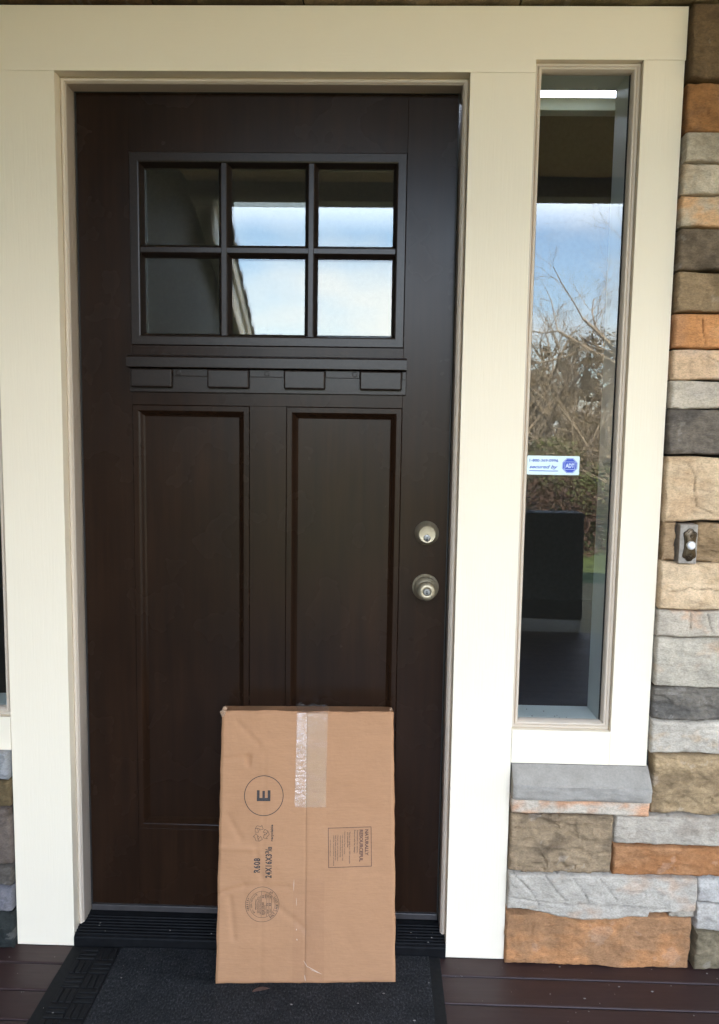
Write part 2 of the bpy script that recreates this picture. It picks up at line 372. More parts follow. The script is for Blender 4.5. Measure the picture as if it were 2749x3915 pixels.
# front wall with openings for the door (-.05..0.95) and both sidelights
b = B(); y0, y1 = -.045, .06
b.box(-4, -.375, y0, y1, FZ, 2.55).box(-.375, -.18, y0, y1, FZ, .535).box(-.375, -.18, y0, y1, 2.072, 2.55)
b.box(-.18, -.02, y0, y1, FZ, 2.55).box(-.02, .922, y0, y1, 2.05, 2.55).box(.922, 1.056, y0, y1, FZ, 2.55)
b.box(1.056, 1.298, y0, y1, FZ, .535).box(1.056, 1.298, y0, y1, 2.072, 2.55).box(1.298, 5, y0, y1, FZ, 2.55).box(-4, 5, y0, y1, 2.55, 4.9)
b.build('front_wall', 'black_gap', house)
b = B(); b.extrude_x([(-.6, 4.75), (-.6, 4.9), (3, 6.4), (6, 4.9), (6, 4.75), (3, 6.2)], -4.4, 5.4); b.build('roof', 'shingle', house)

porch = thing('porch_roof', 'porch roof over the front door with warm wooden ceiling', 'porch roof', (1, -1.6, 2.66))
b = B()
x = -2.4
while x < 5.0:
    b.box(x, x+.0995, -3.15, -.10, 2.83, 2.85, .003, 1); x += .1
b.build('ceiling', 'ceiling_wood', porch)
b = B(); b.box(-3.2, 5.6, -3.34, -3.2, 2.725, 2.98, .004); b.build('beam', 'beam_paint', porch)
b = B(); b.box(5.1, 5.24, -3.199, -.05, 2.725, 2.98, .004); b.build('beam', 'beam_paint', porch)  # end beam out of view, added to keep side sky off the upper trim
b = B(); b.extrude_x([(-3.6, 2.985), (-3.6, 3.02), (-.045, 3.6), (-.045, 3.5)], -3.4, 5.6); b.build('roof', 'shingle', porch)
b = B()
for xx in (-2.1, 4.4): b.box(xx-.07, xx+.07, -3.34, -3.2, FZ, 2.723, .005)
b.build('post', 'beam_paint', porch)

# ------------------------------------------------------------------ door surround
sur = thing('door_surround', 'cream painted casing boards and jamb framing the dark door', 'door frame', (.45, -.06, FZ))
OL, OR, OT = -.0146, .9158, 2.0397
SL0, SL1, SB, ST = 1.0596, 1.2946, .5393, 2.0669
XE, HT = 1.3845, 2.178
MIR = -.1597
def mirror_x(x): return MIR-(x-1.0596)
b = B(); b.box(MIR+.0005, OL, CY, -.047, FZ+.001, OT-.0003, .0007); b.build('casing_board', 'trim_vertical', sur)
b = B(); b.box(OR, SL0, CY, -.047, FZ+.001, OT-.0003, .0007); b.build('casing_board', 'trim_vertical', sur)
b = B(); b.prism([(mirror_x(XE), ST), (MIR, ST), (MIR, OT), (SL0, OT), (SL0, ST), (XE+.002, ST), (XE+.002, HT), (mirror_x(XE), HT)], CY-.0003, -.047, .0007)
b.build('header_board', 'trim_horizontal', sur)
# bead strip and jamb
def arc(i0, i1, yb, h, n=6):
    return [(i0+(i1-i0)*(.5-.5*math.cos(math.pi*t/n)), yb-h*math.sin(math.pi*t/n)) for t in range(n+1)]
b = B()
JL, JR, JT = .0015, .8995, 2.0275
def three(b, x0, x1, zb, zt, prof):     # left, top, right legs of a mitred frame open at the floor
    bb = bmesh.new(); rows = []
    for i, y in prof: rows.append([bb.verts.new(p) for p in ((x0+i, y, zb), (x0+i, y, zt-i), (x1-i, y, zt-i), (x1-i, y, zb))])
    for r in range(len(rows)-1):
        for k in range(3): bb.faces.new((rows[r][k], rows[r][k+1], rows[r+1][k+1], rows[r+1][k]))
    bmesh.ops.recalc_face_normals(bb, faces=bb.faces[:])
    if sum(f.normal.y*f.calc_area() for f in bb.faces) > 0: bmesh.ops.reverse_faces(bb, faces=bb.faces[:])
    b._join(bb)
three(b, OL-.004, OR+.004, -.010, OT+.004, [(0, -.03), (0, -.0475)]+[(.004+i, y) for i, y in arc(0, .010, -.0475, .006)]+[(.0145, -.0475), (.0145, -.03)])
b.build('brick_mould', 'taupe_bead', sur, 40)
b = B(); three(b, OL-.004, OR+.004, -.010, OT+.004, [(.0145, -.0468), (.0161, -.0450), (.0161, .03), (.0145, .06)]); b.build('jamb', 'taupe_paint', sur, 30)
b = B(); three(b, JL-.002, JR+.002, -.004, JT+.002, [(.001, -.004), (.0034, -.004), (.0034, .02)]); b.build('weatherstrip', 'seal_strip', sur)
# threshold
b = B()
prof = [(.05, -.05), (.05, -.006), (-.004, -.006), (-.012, -.0085)]
for t in range(7):
    y = -.018-t*.0092; z = -.0098-(.0105*(t/6))
    prof += [(y, z), (y-.001, z+.0022), (y-.0042, z+.0018), (y-.0052, z-.0004)]
prof += [(-.0845, -.0232), (-.0865, -.0262), (-.0865, -.0508)]
b.extrude_x(prof, OL+.0005, OR-.0005); b.build('threshold', 'threshold_black', sur, 25)

# ------------------------------------------------------------------ front door
door = thing('front_door', 'dark brown stained wooden door with six panes and two tall panels', 'door', (.45, .02, .0))
X0, X1, ZB, ZT = JL+.0005, JR-.0005, .0125, 2.0262
A0, A1 = .1257, .7833                     # stile joints
b = B(); T = .044; e = .0006
b.box(X0, A0, 0, T, ZB, ZT, e).box(A1, X1, 0, T, ZB, ZT, e)
b.box(A0, A1, 0, T, 1.8945, ZT, e).box(A0, A1, 0, T, 1.3035, 1.4460, e).box(A0, A1, 0, T, ZB, .2206, e)
b.box(.4125, .5022, 0, T, .2206, 1.3035, e)
b.build('slab', 'door', door)
for (px0, px1) in ((A0, .4125), (.5022, A1)):
    b = B(); g = .0010
    b.ring(px0+g, px1-g, .2206+g, 1.3035-g, [(0, .006), (0, -.0022), (.0012, -.0034), (.0125, -.0034), (.0140, -.0026), (.0175, .0015), (.0225, .0085), (.0265, .0125), (.0275, .0135)])
    pm = b.build('panel', 'door', door)
    b = B(); b.box(px0+.0272, px1-.0272, .0125, .03, .2206+.0272, 1.3035-.0272, .0012); b.build('panel_field', 'door', pm)
# glazed light
b = B()
WX0, WX1, WZ0, WZ1 = A0+.0008, A1-.0008, 1.4468, 1.8937
b.ring(WX0, WX1, WZ0, WZ1, [(0, .008), (0, -.0028), (.0014, -.0042), (.0195, -.0042), (.0225, -.0032), (.0262, .008), (.0300, .0185), (.0305, .03)])
MX, MZ = (.3510, .5584), 1.6708
def bar(b, horizontal, c, a0, a1, w=.0070, wb=.0158, yf=-.0022, yb=.0195):
    pr = [(-wb, yb), (-wb+.002, yb-.006), (-w-.001, yf+.002), (-w+.0015, yf), (w-.0015, yf), (w+.001, yf+.002), (wb-.002, yb-.006), (wb, yb)]
    bb = bmesh.new()
    mk = (lambda o, y, t: (t, y, c+o)) if horizontal else (lambda o, y, t: (c+o, y, t))
    r0 = [bb.verts.new(mk(o, y, a0)) for o, y in pr]; r1 = [bb.verts.new(mk(o, y, a1)) for o, y in pr]
    for i in range(len(pr)-1): bb.faces.new((r0[i], r1[i], r1[i+1], r0[i+1]))
    bmesh.ops.recalc_face_normals(bb, faces=bb.faces[:])
    if sum(f.normal.y*f.calc_area() for f in bb.faces) > 0: bmesh.ops.reverse_faces(bb, faces=bb.faces[:])
    b._join(bb)
for m in MX: bar(b, False, m, WZ0+.024, WZ1-.024)
xs = [WX0+.024, MX[0]-.0068, MX[0]+.0068, MX[1]-.0068, MX[1]+.0068, WX1-.024]
for i in range(3): bar(b, True, MZ, xs[2*i], xs[2*i+1], yf=-.0012)
wf = b.build('window_frame', 'door_trim', door)
# panes: each pair of sheets hangs at its own very small angle, as sealed units do
b = B(); b2 = B()
cx = [(WX0+.028, MX[0]-.0145), (MX[0]+.0145, MX[1]-.0145), (MX[1]+.0145, WX1-.028)]; cz = [(WZ0+.028, MZ-.0145), (MZ+.0145, WZ1-.028)]
rg = random.Random(8)
for ix, (xa, xb) in enumerate(cx):
    for iz, (za, zb_) in enumerate(cz):
        for bb, y, amp in ((b, .0192, .004), (b2, .0305, .0075)):
            tx = rg.uniform(-1, 1)*amp*.3; tz = (-.5+rg.uniform(-.4, .4))*amp*(1 if bb is b2 else .2)
            cxx, czz = (xa+xb)/2, (za+zb_)/2
            bb.raw([(x, y+(x-cxx)*tx+(z-czz)*tz, z) for x, z in ((xa, za), (xb, za), (xb, zb_), (xa, zb_))], [(0, 1, 2, 3)])
b.build('glass', 'door_glass', wf); b2.build('inner_glass', 'door_glass_inner', wf)
# dentil shelf
b = B(); b.extrude_x([(.002, 1.3905), (-.0275, 1.3915), (-.0290, 1.3930), (-.0290, 1.4150), (-.0250, 1.4180), (.002, 1.4235)], .1212, .7905)
sh = b.build('dentil_shelf', 'door_trim', door)
b = B(); b.box(.1225, .7910, -.0080, .001, 1.3340, 1.3900, .0012); bd = b.build('backing_board', 'door_trim', sh)
blk = [(.1278, .2283), (.3137, .4142), (.4978, .5968), (.6795, .7802)]
for xa, xb in blk:
    b = B(); b.box(xa, xb, -.0215, -.0095, 1.3448, 1.3892, .0036); b.build('dentil_block', 'door_trim', sh)
b = B()
for i in range(3): b.box(blk[i][1]+.0006, blk[i+1][0]-.0006, -.0112, -.0072, 1.3726, 1.3899, .001)
b.box(blk[3][1]+.0006, .7905, -.0112, -.0072, 1.3700, 1.3899, .001)
b.build('spacer_strip', 'door_trim', sh)
for xb in (.2425, .4560, .6672):
    b = B(); b.lathe([(.0062, -.0105), (.0062, -.0126), (.0050, -.0130), (.0048, -.0122), (.0036, -.0122), (.0, -.0124)][:5], (xb, 1.3812), 20); b.build('screw_cap', 'door_trim', sh, 30)
b = B(); b.box(X0, X1, -.0065, .03, -.0035, .0120, .0012); b.build('door_sweep', 'sweep', door)
# knob and deadbolt
def keyway(b, c, y): b.box(c[0]-.0010, c[0]+.0010, y-.0006, y+.001, c[1]-.0052, c[1]+.0030).box(c[0]-.0022, c[0]+.0022, y-.0005, y+.001, c[1]-.0052, c[1]-.0020)
kc = (.8490, .8660)
b = B(); b.lathe([(.0330, .001), (.0330, -.0022), (.0318, -.0046), (.0290, -.0056), (.0284, -.0068), (.0278, -.0088), (.0235, -.0165), (.0180, -.0205), (.0160, -.0215), (.0140, -.0235), (.0135, -.0275), (.0150, -.0320),
    (.0185, -.0365), (.0213, -.0420), (.0230, -.0465), (.0233, -.0500), (.0226, -.0540), (.0208, -.0580), (.0178, -.0612), (.0140, -.0628), (.0108, -.0627), (.0092, -.0616), (.0086, -.0600)], kc, 56)
kn = b.build('door_knob', 'brass', door, 50)
b = B(); b.lathe([(.0083, -.058), (.0083, -.0622), (.0075, -.0630), (.003, -.0632)], kc, 32); b.build('lock_core', 'steel', kn, 40)
b = B(); keyway(b, kc, -.0632); b.build('keyhole', 'keyhole', kn)
dc = (.8490, 1.0005)
b = B(); b.lathe([(.0300, .001), (.0300, -.0035), (.0292, -.0055), (.0230, -.0225), (.0205, -.0262), (.0196, -.0270), (.0188, -.0268), (.004, -.0268)], dc, 56)
db = b.build('deadbolt', 'brass', door, 25)
cc = (dc[0]-.0004, dc[1]-.0088)
b = B(); b.lathe([(.0086, -.0262), (.0086, -.0280), (.0078, -.0286), (.003, -.0286)], cc, 32); b.build('lock_core', 'steel', db, 40)
b = B(); keyway(b, cc, -.0286); b.build('keyhole', 'keyhole', db)

# ------------------------------------------------------------------ sidelights
def sidelight(label, x0, x1, mir):
    t = thing('sidelight_window', label, 'window', ((x0+x1)/2, -.06, SB))
    z0, z1 = SB, ST
    g = .0006
    b = B(); b.ring(x0+g, x1-g, z0+g, z1-g, [(0, -.045), (0, -.0655), (.001, -.0668), (.0058, -.0668), (.0064, -.0655)]+arc(.0068, .0150, -.0648, .0058, 7)+[(.0156, -.0640), (.0166, -.0520), (.0166, -.0440)])
    b.build('frame', 'taupe_bead', t, 35)
    b = B(); b.ring(x0+.0168, x1-.0168, z0+.0118, z1-.0050, [(0, -.0440), (0, -.0496), (.0022, -.0503), (.0022, -.046)]); b.build('glazing_seal', 'black_gap', t)
    b = B(); b.raw([(x0+.012, -.0478, z0+.008), (x1-.012, -.0478, z0+.008), (x1-.012, -.0478, z1-.004), (x0+.012, -.0478, z1-.004)], [(0, 1, 2, 3)]); b.build('glass', 'side_glass', t)
    b = B(); b.ring(x0+.0185, x1-.0195, z0+.0135, z1-.0068, [(0, -.0455), (0, .052)]); b.ring(x0+.0185-.0, x1-.0195, z0+.0135, z1-.0068, [(0, .052), (-.06, .052), (-.06, .075)])
    b.build('inner_jamb', 'inner_white', t)
    b = B(); b.box(x0-.04, x1+.04, .0540, .0900, z1-.052, z1-.022, .002); b.build('inner_rail', 'inner_white', t)
    # casing pieces round it
    xa, xb = (x1+.0004, XE) if not mir else (mirror_x(XE), x0-.0004)
    b = B(); b.box(xa, xb, CY, -.047, .4562, z1-.0004, .0008); b.build('casing_board', 'trim_vertical', t)
    xa, xb = (x0+.0006, x1) if not mir else (x0, x1-.0006)
    b = B(); b.box(xa, xb, CY-.0004, -.047, .4562, z0-.0004, .0008); b.build('apron_board', 'trim_horizontal', t)
    return t
sl = sidelight('tall narrow sidelight window in cream trim right of the door', SL0, SL1, False)
sl2 = sidelight('sidelight window at the left photo edge, mostly out of view', mirror_x(SL1), MIR, True)

# ------------------------------------------------------------------ sticker
sk = thing('window_sticker', 'small pale blue security sticker with phone number on the sidelight glass', 'sticker', (1.1365, -.0485, 1.173))
SX0, SX1, SZ0, SZ1 = 1.0785, 1.2015, 1.1510, 1.1957
def rr(x0, x1, z0, z1, r, n=5):
    p = []
    for cx_, cz_, a in ((x1-r, z0+r, -90), (x1-r, z1-r, 0), (x0+r, z1-r, 90), (x0+r, z0+r, 180)):
        for k in range(n+1): p.append((cx_+r*math.cos(R(a+90*k/n)), cz_+r*math.sin(R(a+90*k/n))))
    return p
b = B(); b.prism(rr(SX0, SX1, SZ0, SZ1, .003), -.0492, -.0482); b.build('sheet', 'sticker_face', sk)
sw, shh = SX1-SX0, SZ1-SZ0
def put2d(b, vf, ox, oz, y, tz=None):
    v, f = vf; b.raw([(ox+x, y, oz+z) for x, z in v], f)
b = B()
put2d(b, fit_text('1-800-369-0996', sw*.548, shh*.155, .02), SX0+sw*.045, SZ0+shh*.675, -.0496)
put2d(b, fit_text('secured by', sw*.54, shh*.235, .024, .35), SX0+sw*.045, SZ0+shh*.275, -.0496)
b.raw([(SX0+sw*.045, -.0496, SZ0+shh*.185), (SX0+sw*.595, -.0496, SZ0+shh*.185), (SX0+sw*.595, -.0496, SZ0+shh*.222), (SX0+sw*.045, -.0496, SZ0+shh*.222)], [(0, 1, 2, 3)])
b.build('printed_text', 'sticker_blue', sk)
oc = (SX0+sw*.818, SZ0+shh*.5); 
def octa(r): return [(oc[0]+r*math.cos(R(22.5+45*k))/math.cos(R(22.5)), oc[1]+r*math.sin(R(22.5+45*k))/math.cos(R(22.5))) for k in range(8)]
b = B(); put2d(b, (octa(shh*.392), [tuple(range(8))]), 0, 0, -.0494); em = b.build('emblem', 'sticker_blue', sk)
b = B()
def hollow(b, outer, inner, y):
    n = len(outer); b.raw([(x, y, z) for x, z in outer]+[(x, y, z) for x, z in inner], [(i, (i+1) % n, n+(i+1) % n, n+i) for i in range(n)])
hollow(b, octa(shh*.372), octa(shh*.352), -.0497)
w_, h_ = shh*.275, shh*.205
hollow(b, [(oc[0]-w_, oc[1]-h_), (oc[0]+w_, oc[1]-h_), (oc[0]+w_, oc[1]+h_), (oc[0]-w_, oc[1]+h_)], [(oc[0]-w_*.93, oc[1]-h_*.92), (oc[0]+w_*.93, oc[1]-h_*.92), (oc[0]+w_*.93, oc[1]+h_*.92), (oc[0]-w_*.93, oc[1]+h_*.92)], -.0497)
put2d(b, fit_text('ADT', w_*1.66, h_*1.12, .04), oc[0]-w_*.83, oc[1]-h_*.56, -.0498)
b.build('emblem_lettering', 'sticker_pale', em)

# ------------------------------------------------------------------ stacked stone
GR = (150, 140, 125)
def fbm(p, o=4): return noise.fractal(p, 1.0, 2.0, o, noise_basis='PERLIN_ORIGINAL')
class Stones:
    def __init__(s): s.v = []; s.f = []; s.c = []; s.r = []
    def add(s, x0, x1, z0, z1, base, acc=None, acc_amt=.5, prot=0.0, seed=0, rough=.5, res=.0034, y_front=-.0980, wav=.004, cracks=(), chips=.8, low=None):
        gap = .0024
        x0 += gap*.6; x1 -= gap*.6; z0 += gap; z1 -= gap
        nx = max(6, int((x1-x0)/res)); nz_ = max(6, int((z1-z0)/res)); o = Vector((seed*7.31, seed*3.77, seed*1.93))
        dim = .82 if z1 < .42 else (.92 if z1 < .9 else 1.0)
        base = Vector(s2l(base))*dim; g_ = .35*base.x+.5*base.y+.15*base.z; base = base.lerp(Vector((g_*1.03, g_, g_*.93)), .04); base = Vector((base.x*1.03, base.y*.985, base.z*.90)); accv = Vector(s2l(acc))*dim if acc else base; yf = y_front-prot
        i0 = len(s.v)
        rad = .0045*(1+.8*fbm(Vector((seed, 5, 5))))
        for j in range(nz_+1):
            for i in range(nx+1):
                u, w = i/nx, j/nz_
                xl = x0+wav*.6*fbm(Vector((seed, w*3, 1))+o); xr = x1+wav*.6*fbm(Vector((seed, w*3, 9))+o)
                x = xl+(xr-xl)*u
                zl = z0+wav*fbm(Vector((x*9, seed, 2))+o); zh = z1+wav*.8*fbm(Vector((x*9, seed, 5))+o)
                if low: zl += low(x)
                z = zl+(zh-zl)*w
                p = Vector((x, 0, z))+o
                d = min(x-xl, xr-x, z-zl, zh-z)
                ed = max(0.0, 1-d/rad)
                y = yf+rad*.9*(1-math.sqrt(max(0, 1-ed*ed)))
                big = fbm(p*7, 3); rid = abs(fbm(Vector((x*16, 0, z*30))+o, 4)); ch = fbm(p*26, 4)
                dv, pv = noise.voronoi(p*24+Vector((0, 0, .35*fbm(p*9, 2))))
                cc_ = pv[0]; hv = noise.cell_vector(cc_*3.7); fac = (p*24-cc_)
                y -= .0042*((hv[0]-.5)*fac.x+(hv[1]-.5)*fac.z*1.3+(hv[2]-.5)*.5)*(.45+.75*rough)
                y -= .0034*big+chips*.011*max(0, .26-rid)+.0030*ch*(.4+rough)+.0012*fbm(p*75, 3)*(.4+rough)
                # broken steps
                stp = fbm(Vector((x*11, 3, z*17))+o, 3)
                y += chips*.0055*(1 if stp > .14 else 0)+chips*.003*(1 if stp < -.22 else 0)
                ck = 0
                for pl in cracks:
                    for (ax, az), (bx, bz) in zip(pl, pl[1:]):
                        dx, dz = bx-ax, bz-az; t = max(0, min(1, ((x-ax)*dx+(z-az)*dz)/(dx*dx+dz*dz)))
                        dd = math.hypot(x-ax-t*dx+.002*fbm(p*60), z-az-t*dz)
                        ck = max(ck, 1-dd/.0026)
                if ck > 0: y += .0045*ck
                s.v.append((x, y, z))
                m = 0
                if acc: m = max(0, min(1, (fbm(Vector((x*8, 0, z*13))+o*1.7, 6)+.25*fbm(p*40, 3)+(acc_amt-.5)*1.3+.05)*2.2+.1))
                col = base.lerp(accv, m*.72)
                st = fbm(p*18, 5); col = col*(1+.16*st)*(1-.45*max(0, ck))*(1-.12*max(0, ed-.45))
                if st > .52: col = col.lerp(Vector((.50, .45, .38)), .22*rough)
                s.c.append((*col, 1)); s.r.append(rough)
        def idx(i, j): return i0+j*(nx+1)+i
        for j in range(nz_):
            for i in range(nx): s.f.append((idx(i, j), idx(i+1, j), idx(i+1, j+1), idx(i, j+1)))
        rim = [idx(i, 0) for i in range(nx)]+[idx(nx, j) for j in range(nz_)]+[idx(i, nz_) for i in range(nx, 0, -1)]+[idx(0, j) for j in range(nz_, 0, -1)]
        k0 = len(s.v)
        for q in rim:
            x, y, z = s.v[q]; s.v.append((x, -.052, z)); s.c.append(tuple(v*.85 for v in s.c[q][:3])+(1,)); s.r.append(rough)
        n = len(rim)
        for k in range(n): s.f.append((rim[(k+1) % n], rim[k], k0+k, k0+(k+1) % n))
    def build(s, name, parent):
        me = bpy.data.meshes.new(name); me.from_pydata(s.v, [], s.f); me.update()
        me.attributes.new('stone_color', 'FLOAT_COLOR', 'POINT'); ra = me.attributes.new('stone_rough', 'FLOAT', 'POINT')
        me.attributes['stone_color'].data.foreach_set('color', [q for c in s.c for q in c])
        me.attributes['stone_rough'].data.foreach_set('value', s.r)
        me.materials.append(MATS['stone']); o = bpy.data.objects.new(name, me); COL.objects.link(o)
        for p in me.polygons: p.use_smooth = True
        me.set_sharp_from_angle(angle=R(50))
        o.parent = parent; o.matrix_parent_inverse = Matrix.Translation(-parent.location); return o

wall = thing('stone_wall', 'stacked stone wall in mixed brown, grey and orange right of the trim', 'stone wall', (1.6, -.06, FZ))
S = Stones()
XL = XE+.0035
rows = [ # top z, colour, accent, accent amount, right end, roughness
 (2.178, (112, 92, 68), (88, 68, 48), .5, 1.62, .7), (2.019, (156, 110, 68), (128, 94, 64), .45, 1.60, .5), (1.9103, (176, 165, 148), (160, 146, 124), .4, 1.70, .3),
 (1.8451, (192, 180, 162), (186, 160, 128), .4, 1.66, .2), (1.7766, (192, 178, 158), (214, 160, 108), .6, 1.72, .2), (1.7075, (116, 102, 86), (90, 78, 64), .5, 1.75, .9),
 (1.612, (150, 128, 100), (118, 98, 72), .45, 1.64, .6), (1.5221, (200, 142, 92), (180, 132, 94), .45, 1.7, .35), (1.4421, (210, 180, 150), (198, 172, 150), .4, 1.62, .2),
 (1.3732, (190, 180, 166), (176, 164, 150), .4, 1.72, .2), (1.3088, (112, 104, 96), (84, 78, 72), .5, 1.66, .9), (1.2016, (204, 180, 150), (190, 158, 122), .35, 1.70, .25)]
zb_last = 1.0492
for i, (zt, c, a_, am, xe, ro) in enumerate(rows):
    zb2 = rows[i+1][0] if i+1 < len(rows) else zb_last
    ck = ()
    if i == 11: ck = ([(1.437, 1.185), (1.452, 1.16), (1.455, 1.12), (1.462, 1.085), (1.50, 1.07), (1.54, 1.066)],)
    if i == 8: ck = ([(1.46, 1.425), (1.49, 1.415), (1.54, 1.405)],)
    if i == 7: ck = ([(1.45, 1.51), (1.452, 1.48), (1.46, 1.45)],)
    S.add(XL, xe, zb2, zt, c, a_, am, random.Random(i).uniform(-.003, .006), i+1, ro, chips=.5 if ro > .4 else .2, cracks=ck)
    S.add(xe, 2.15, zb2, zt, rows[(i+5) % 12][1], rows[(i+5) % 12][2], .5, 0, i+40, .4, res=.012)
# row holding the doorbell
S.add(XL, 1.4185, .9575, 1.0492, (164, 138, 108), (134, 104, 70), .5, 0, 61, .7); S.add(1.464, 1.75, .9575, 1.0492, (152, 128, 98), (116, 92, 64), .5, .002, 62, .8)
S.add(1.4185, 1.464, .9575, 1.0492, (96, 86, 74), None, .5, -.012, 63, .5)
XM = XL-.002
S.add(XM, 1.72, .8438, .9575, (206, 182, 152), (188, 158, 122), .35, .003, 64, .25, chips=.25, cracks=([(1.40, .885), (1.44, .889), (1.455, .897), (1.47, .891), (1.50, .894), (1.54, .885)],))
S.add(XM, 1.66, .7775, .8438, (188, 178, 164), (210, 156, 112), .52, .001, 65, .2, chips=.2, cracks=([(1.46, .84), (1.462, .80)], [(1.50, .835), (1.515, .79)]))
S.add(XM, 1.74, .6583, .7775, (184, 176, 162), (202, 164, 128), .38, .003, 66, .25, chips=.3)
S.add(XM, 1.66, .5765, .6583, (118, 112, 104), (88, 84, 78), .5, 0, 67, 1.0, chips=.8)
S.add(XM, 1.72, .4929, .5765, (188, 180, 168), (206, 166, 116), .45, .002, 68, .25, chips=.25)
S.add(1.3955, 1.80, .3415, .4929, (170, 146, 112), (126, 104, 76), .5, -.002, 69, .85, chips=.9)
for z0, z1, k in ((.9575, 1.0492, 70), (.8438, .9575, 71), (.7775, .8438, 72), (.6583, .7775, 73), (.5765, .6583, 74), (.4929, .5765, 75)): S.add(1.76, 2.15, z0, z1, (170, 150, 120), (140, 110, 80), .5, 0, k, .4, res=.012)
# below the sidelight
XB = 1.0605
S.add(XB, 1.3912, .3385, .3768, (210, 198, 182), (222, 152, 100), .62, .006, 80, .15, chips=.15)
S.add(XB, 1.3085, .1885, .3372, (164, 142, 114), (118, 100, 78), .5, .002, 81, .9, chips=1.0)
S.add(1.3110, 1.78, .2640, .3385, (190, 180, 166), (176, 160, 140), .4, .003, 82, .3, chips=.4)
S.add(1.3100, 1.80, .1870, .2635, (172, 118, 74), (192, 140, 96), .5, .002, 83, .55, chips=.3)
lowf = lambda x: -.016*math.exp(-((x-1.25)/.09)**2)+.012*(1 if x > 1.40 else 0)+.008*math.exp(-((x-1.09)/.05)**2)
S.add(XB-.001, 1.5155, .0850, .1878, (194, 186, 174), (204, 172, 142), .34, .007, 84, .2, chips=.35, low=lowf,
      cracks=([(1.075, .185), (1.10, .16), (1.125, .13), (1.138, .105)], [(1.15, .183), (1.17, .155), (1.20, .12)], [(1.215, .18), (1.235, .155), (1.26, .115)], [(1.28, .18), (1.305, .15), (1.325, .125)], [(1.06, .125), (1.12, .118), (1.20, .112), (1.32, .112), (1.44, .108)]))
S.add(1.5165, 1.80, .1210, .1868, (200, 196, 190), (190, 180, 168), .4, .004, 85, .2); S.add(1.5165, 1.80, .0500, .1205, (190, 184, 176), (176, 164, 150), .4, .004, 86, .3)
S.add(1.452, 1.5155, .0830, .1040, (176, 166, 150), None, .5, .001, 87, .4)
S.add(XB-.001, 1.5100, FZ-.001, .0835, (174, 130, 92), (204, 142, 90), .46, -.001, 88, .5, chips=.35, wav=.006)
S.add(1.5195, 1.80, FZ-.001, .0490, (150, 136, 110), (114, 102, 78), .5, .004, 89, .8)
S.add(1.5095, 1.5200, FZ-.001, .0600, (110, 100, 84), None, .5, -.022, 90, .6)
# above the header
xa = -.9; k = 100; rgs = random.Random(12)
cols = [(120, 108, 80), (126, 112, 84), (104, 82, 60), (112, 98, 74), (140, 122, 96)]
for xe in (-.52, -.11, .21, .545, 1.02, 1.393, 1.80, 2.15):
    S.add(xa, xe, 2.1805, 2.2980, cols[k % 5], (96, 78, 58), .45, .006, k, .7, res=.006); xa = xe; k += 1
for z0 in (2.298, 2.41, 2.52):
    for xa in (-.9, -.4, .1, .6, 1.1, 1.6): S.add(xa, xa+.5, z0, z0+.11, cols[k % 5], (96, 78, 58), .45, 0, k, .7, res=.015); k += 1
S.build('stonework', wall)
b = B()
# sill ledge stone: sloping top, rough front
bm_ = bmesh.new(); nx = 90; prof = [(-.052, .4560), (-.0816, .4545), (-.1160, .4180), (-.1185, .4140), (-.1185, .4050), (-.1190, .3950), (-.1190, .3860), (-.1165, .3800), (-.1120, .3778), (-.052, .3778)]
prof2 = []
for (ya, za), (yb, zb_) in zip(prof, prof[1:]):
    for t in range(4): prof2.append((ya+(yb-ya)*t/4, za+(zb_-za)*t/4))
prof2.append(prof[-1]); rowsv = []
for i in range(nx+1):
    x = 1.0625+(1.3895-1.0625)*i/nx; r_ = []
    endr = max(0, 1-min(x-1.0625, 1.3895-x)/.006)
    for (y, z) in prof2:
        a_ = fbm(Vector((x*14, y*30, z*40)), 4); rough_ = 1 if z < .416 and y < -.06 else .25
        st = .0022*math.sin(x*40+z*60)*(1 if z < .416 else 0)
        r_.append(bm_.verts.new((x, y-(a_*.0045*rough_+st*.5)*(y < -.09)+endr*.004, z+a_*.0012)))
    rowsv.append(r_)
for i in range(nx):
    for j in range(len(prof2)-1): bm_.faces.new((rowsv[i][j], rowsv[i+1][j], rowsv[i+1][j+1], rowsv[i][j+1]))
bm_.faces.new(rowsv[0]); bm_.faces.new(rowsv[-1][::-1]); bmesh.ops.recalc_face_normals(bm_, faces=bm_.faces[:])
ml = N('ledge_stone'); f1 = ml.noise(ml.map((1, 1, 1)), 22, 5, .65); f2 = ml.noise(ml.map((1, 1, 1)), 240, 3)
ml.set(color=ml.mix(1.0, ml.ramp(f1, [(.3, (.275, .248, .205)), (.7, (.36, .322, .268))]), ml.ramp(f2, [(.3, .88), (.7, 1.06)]), 'MULTIPLY'), rough=.85, spec=.3); ml.bump(f1, .25, .004); ml.bump(f2, .25, .0012)
bb = B(); bb._join(bm_); bb.build('ledge', ml.m, wall, 40)
b = B(); b.box(XE+.001, 2.15, -.055, -.046, FZ, 2.70).box(1.0598, XE+.001, -.055, -.046, FZ, .455).box(-.9, XE+.001, -.055, -.046, 2.1795, 2.70)
b.build('mortar', 'mortar', wall)

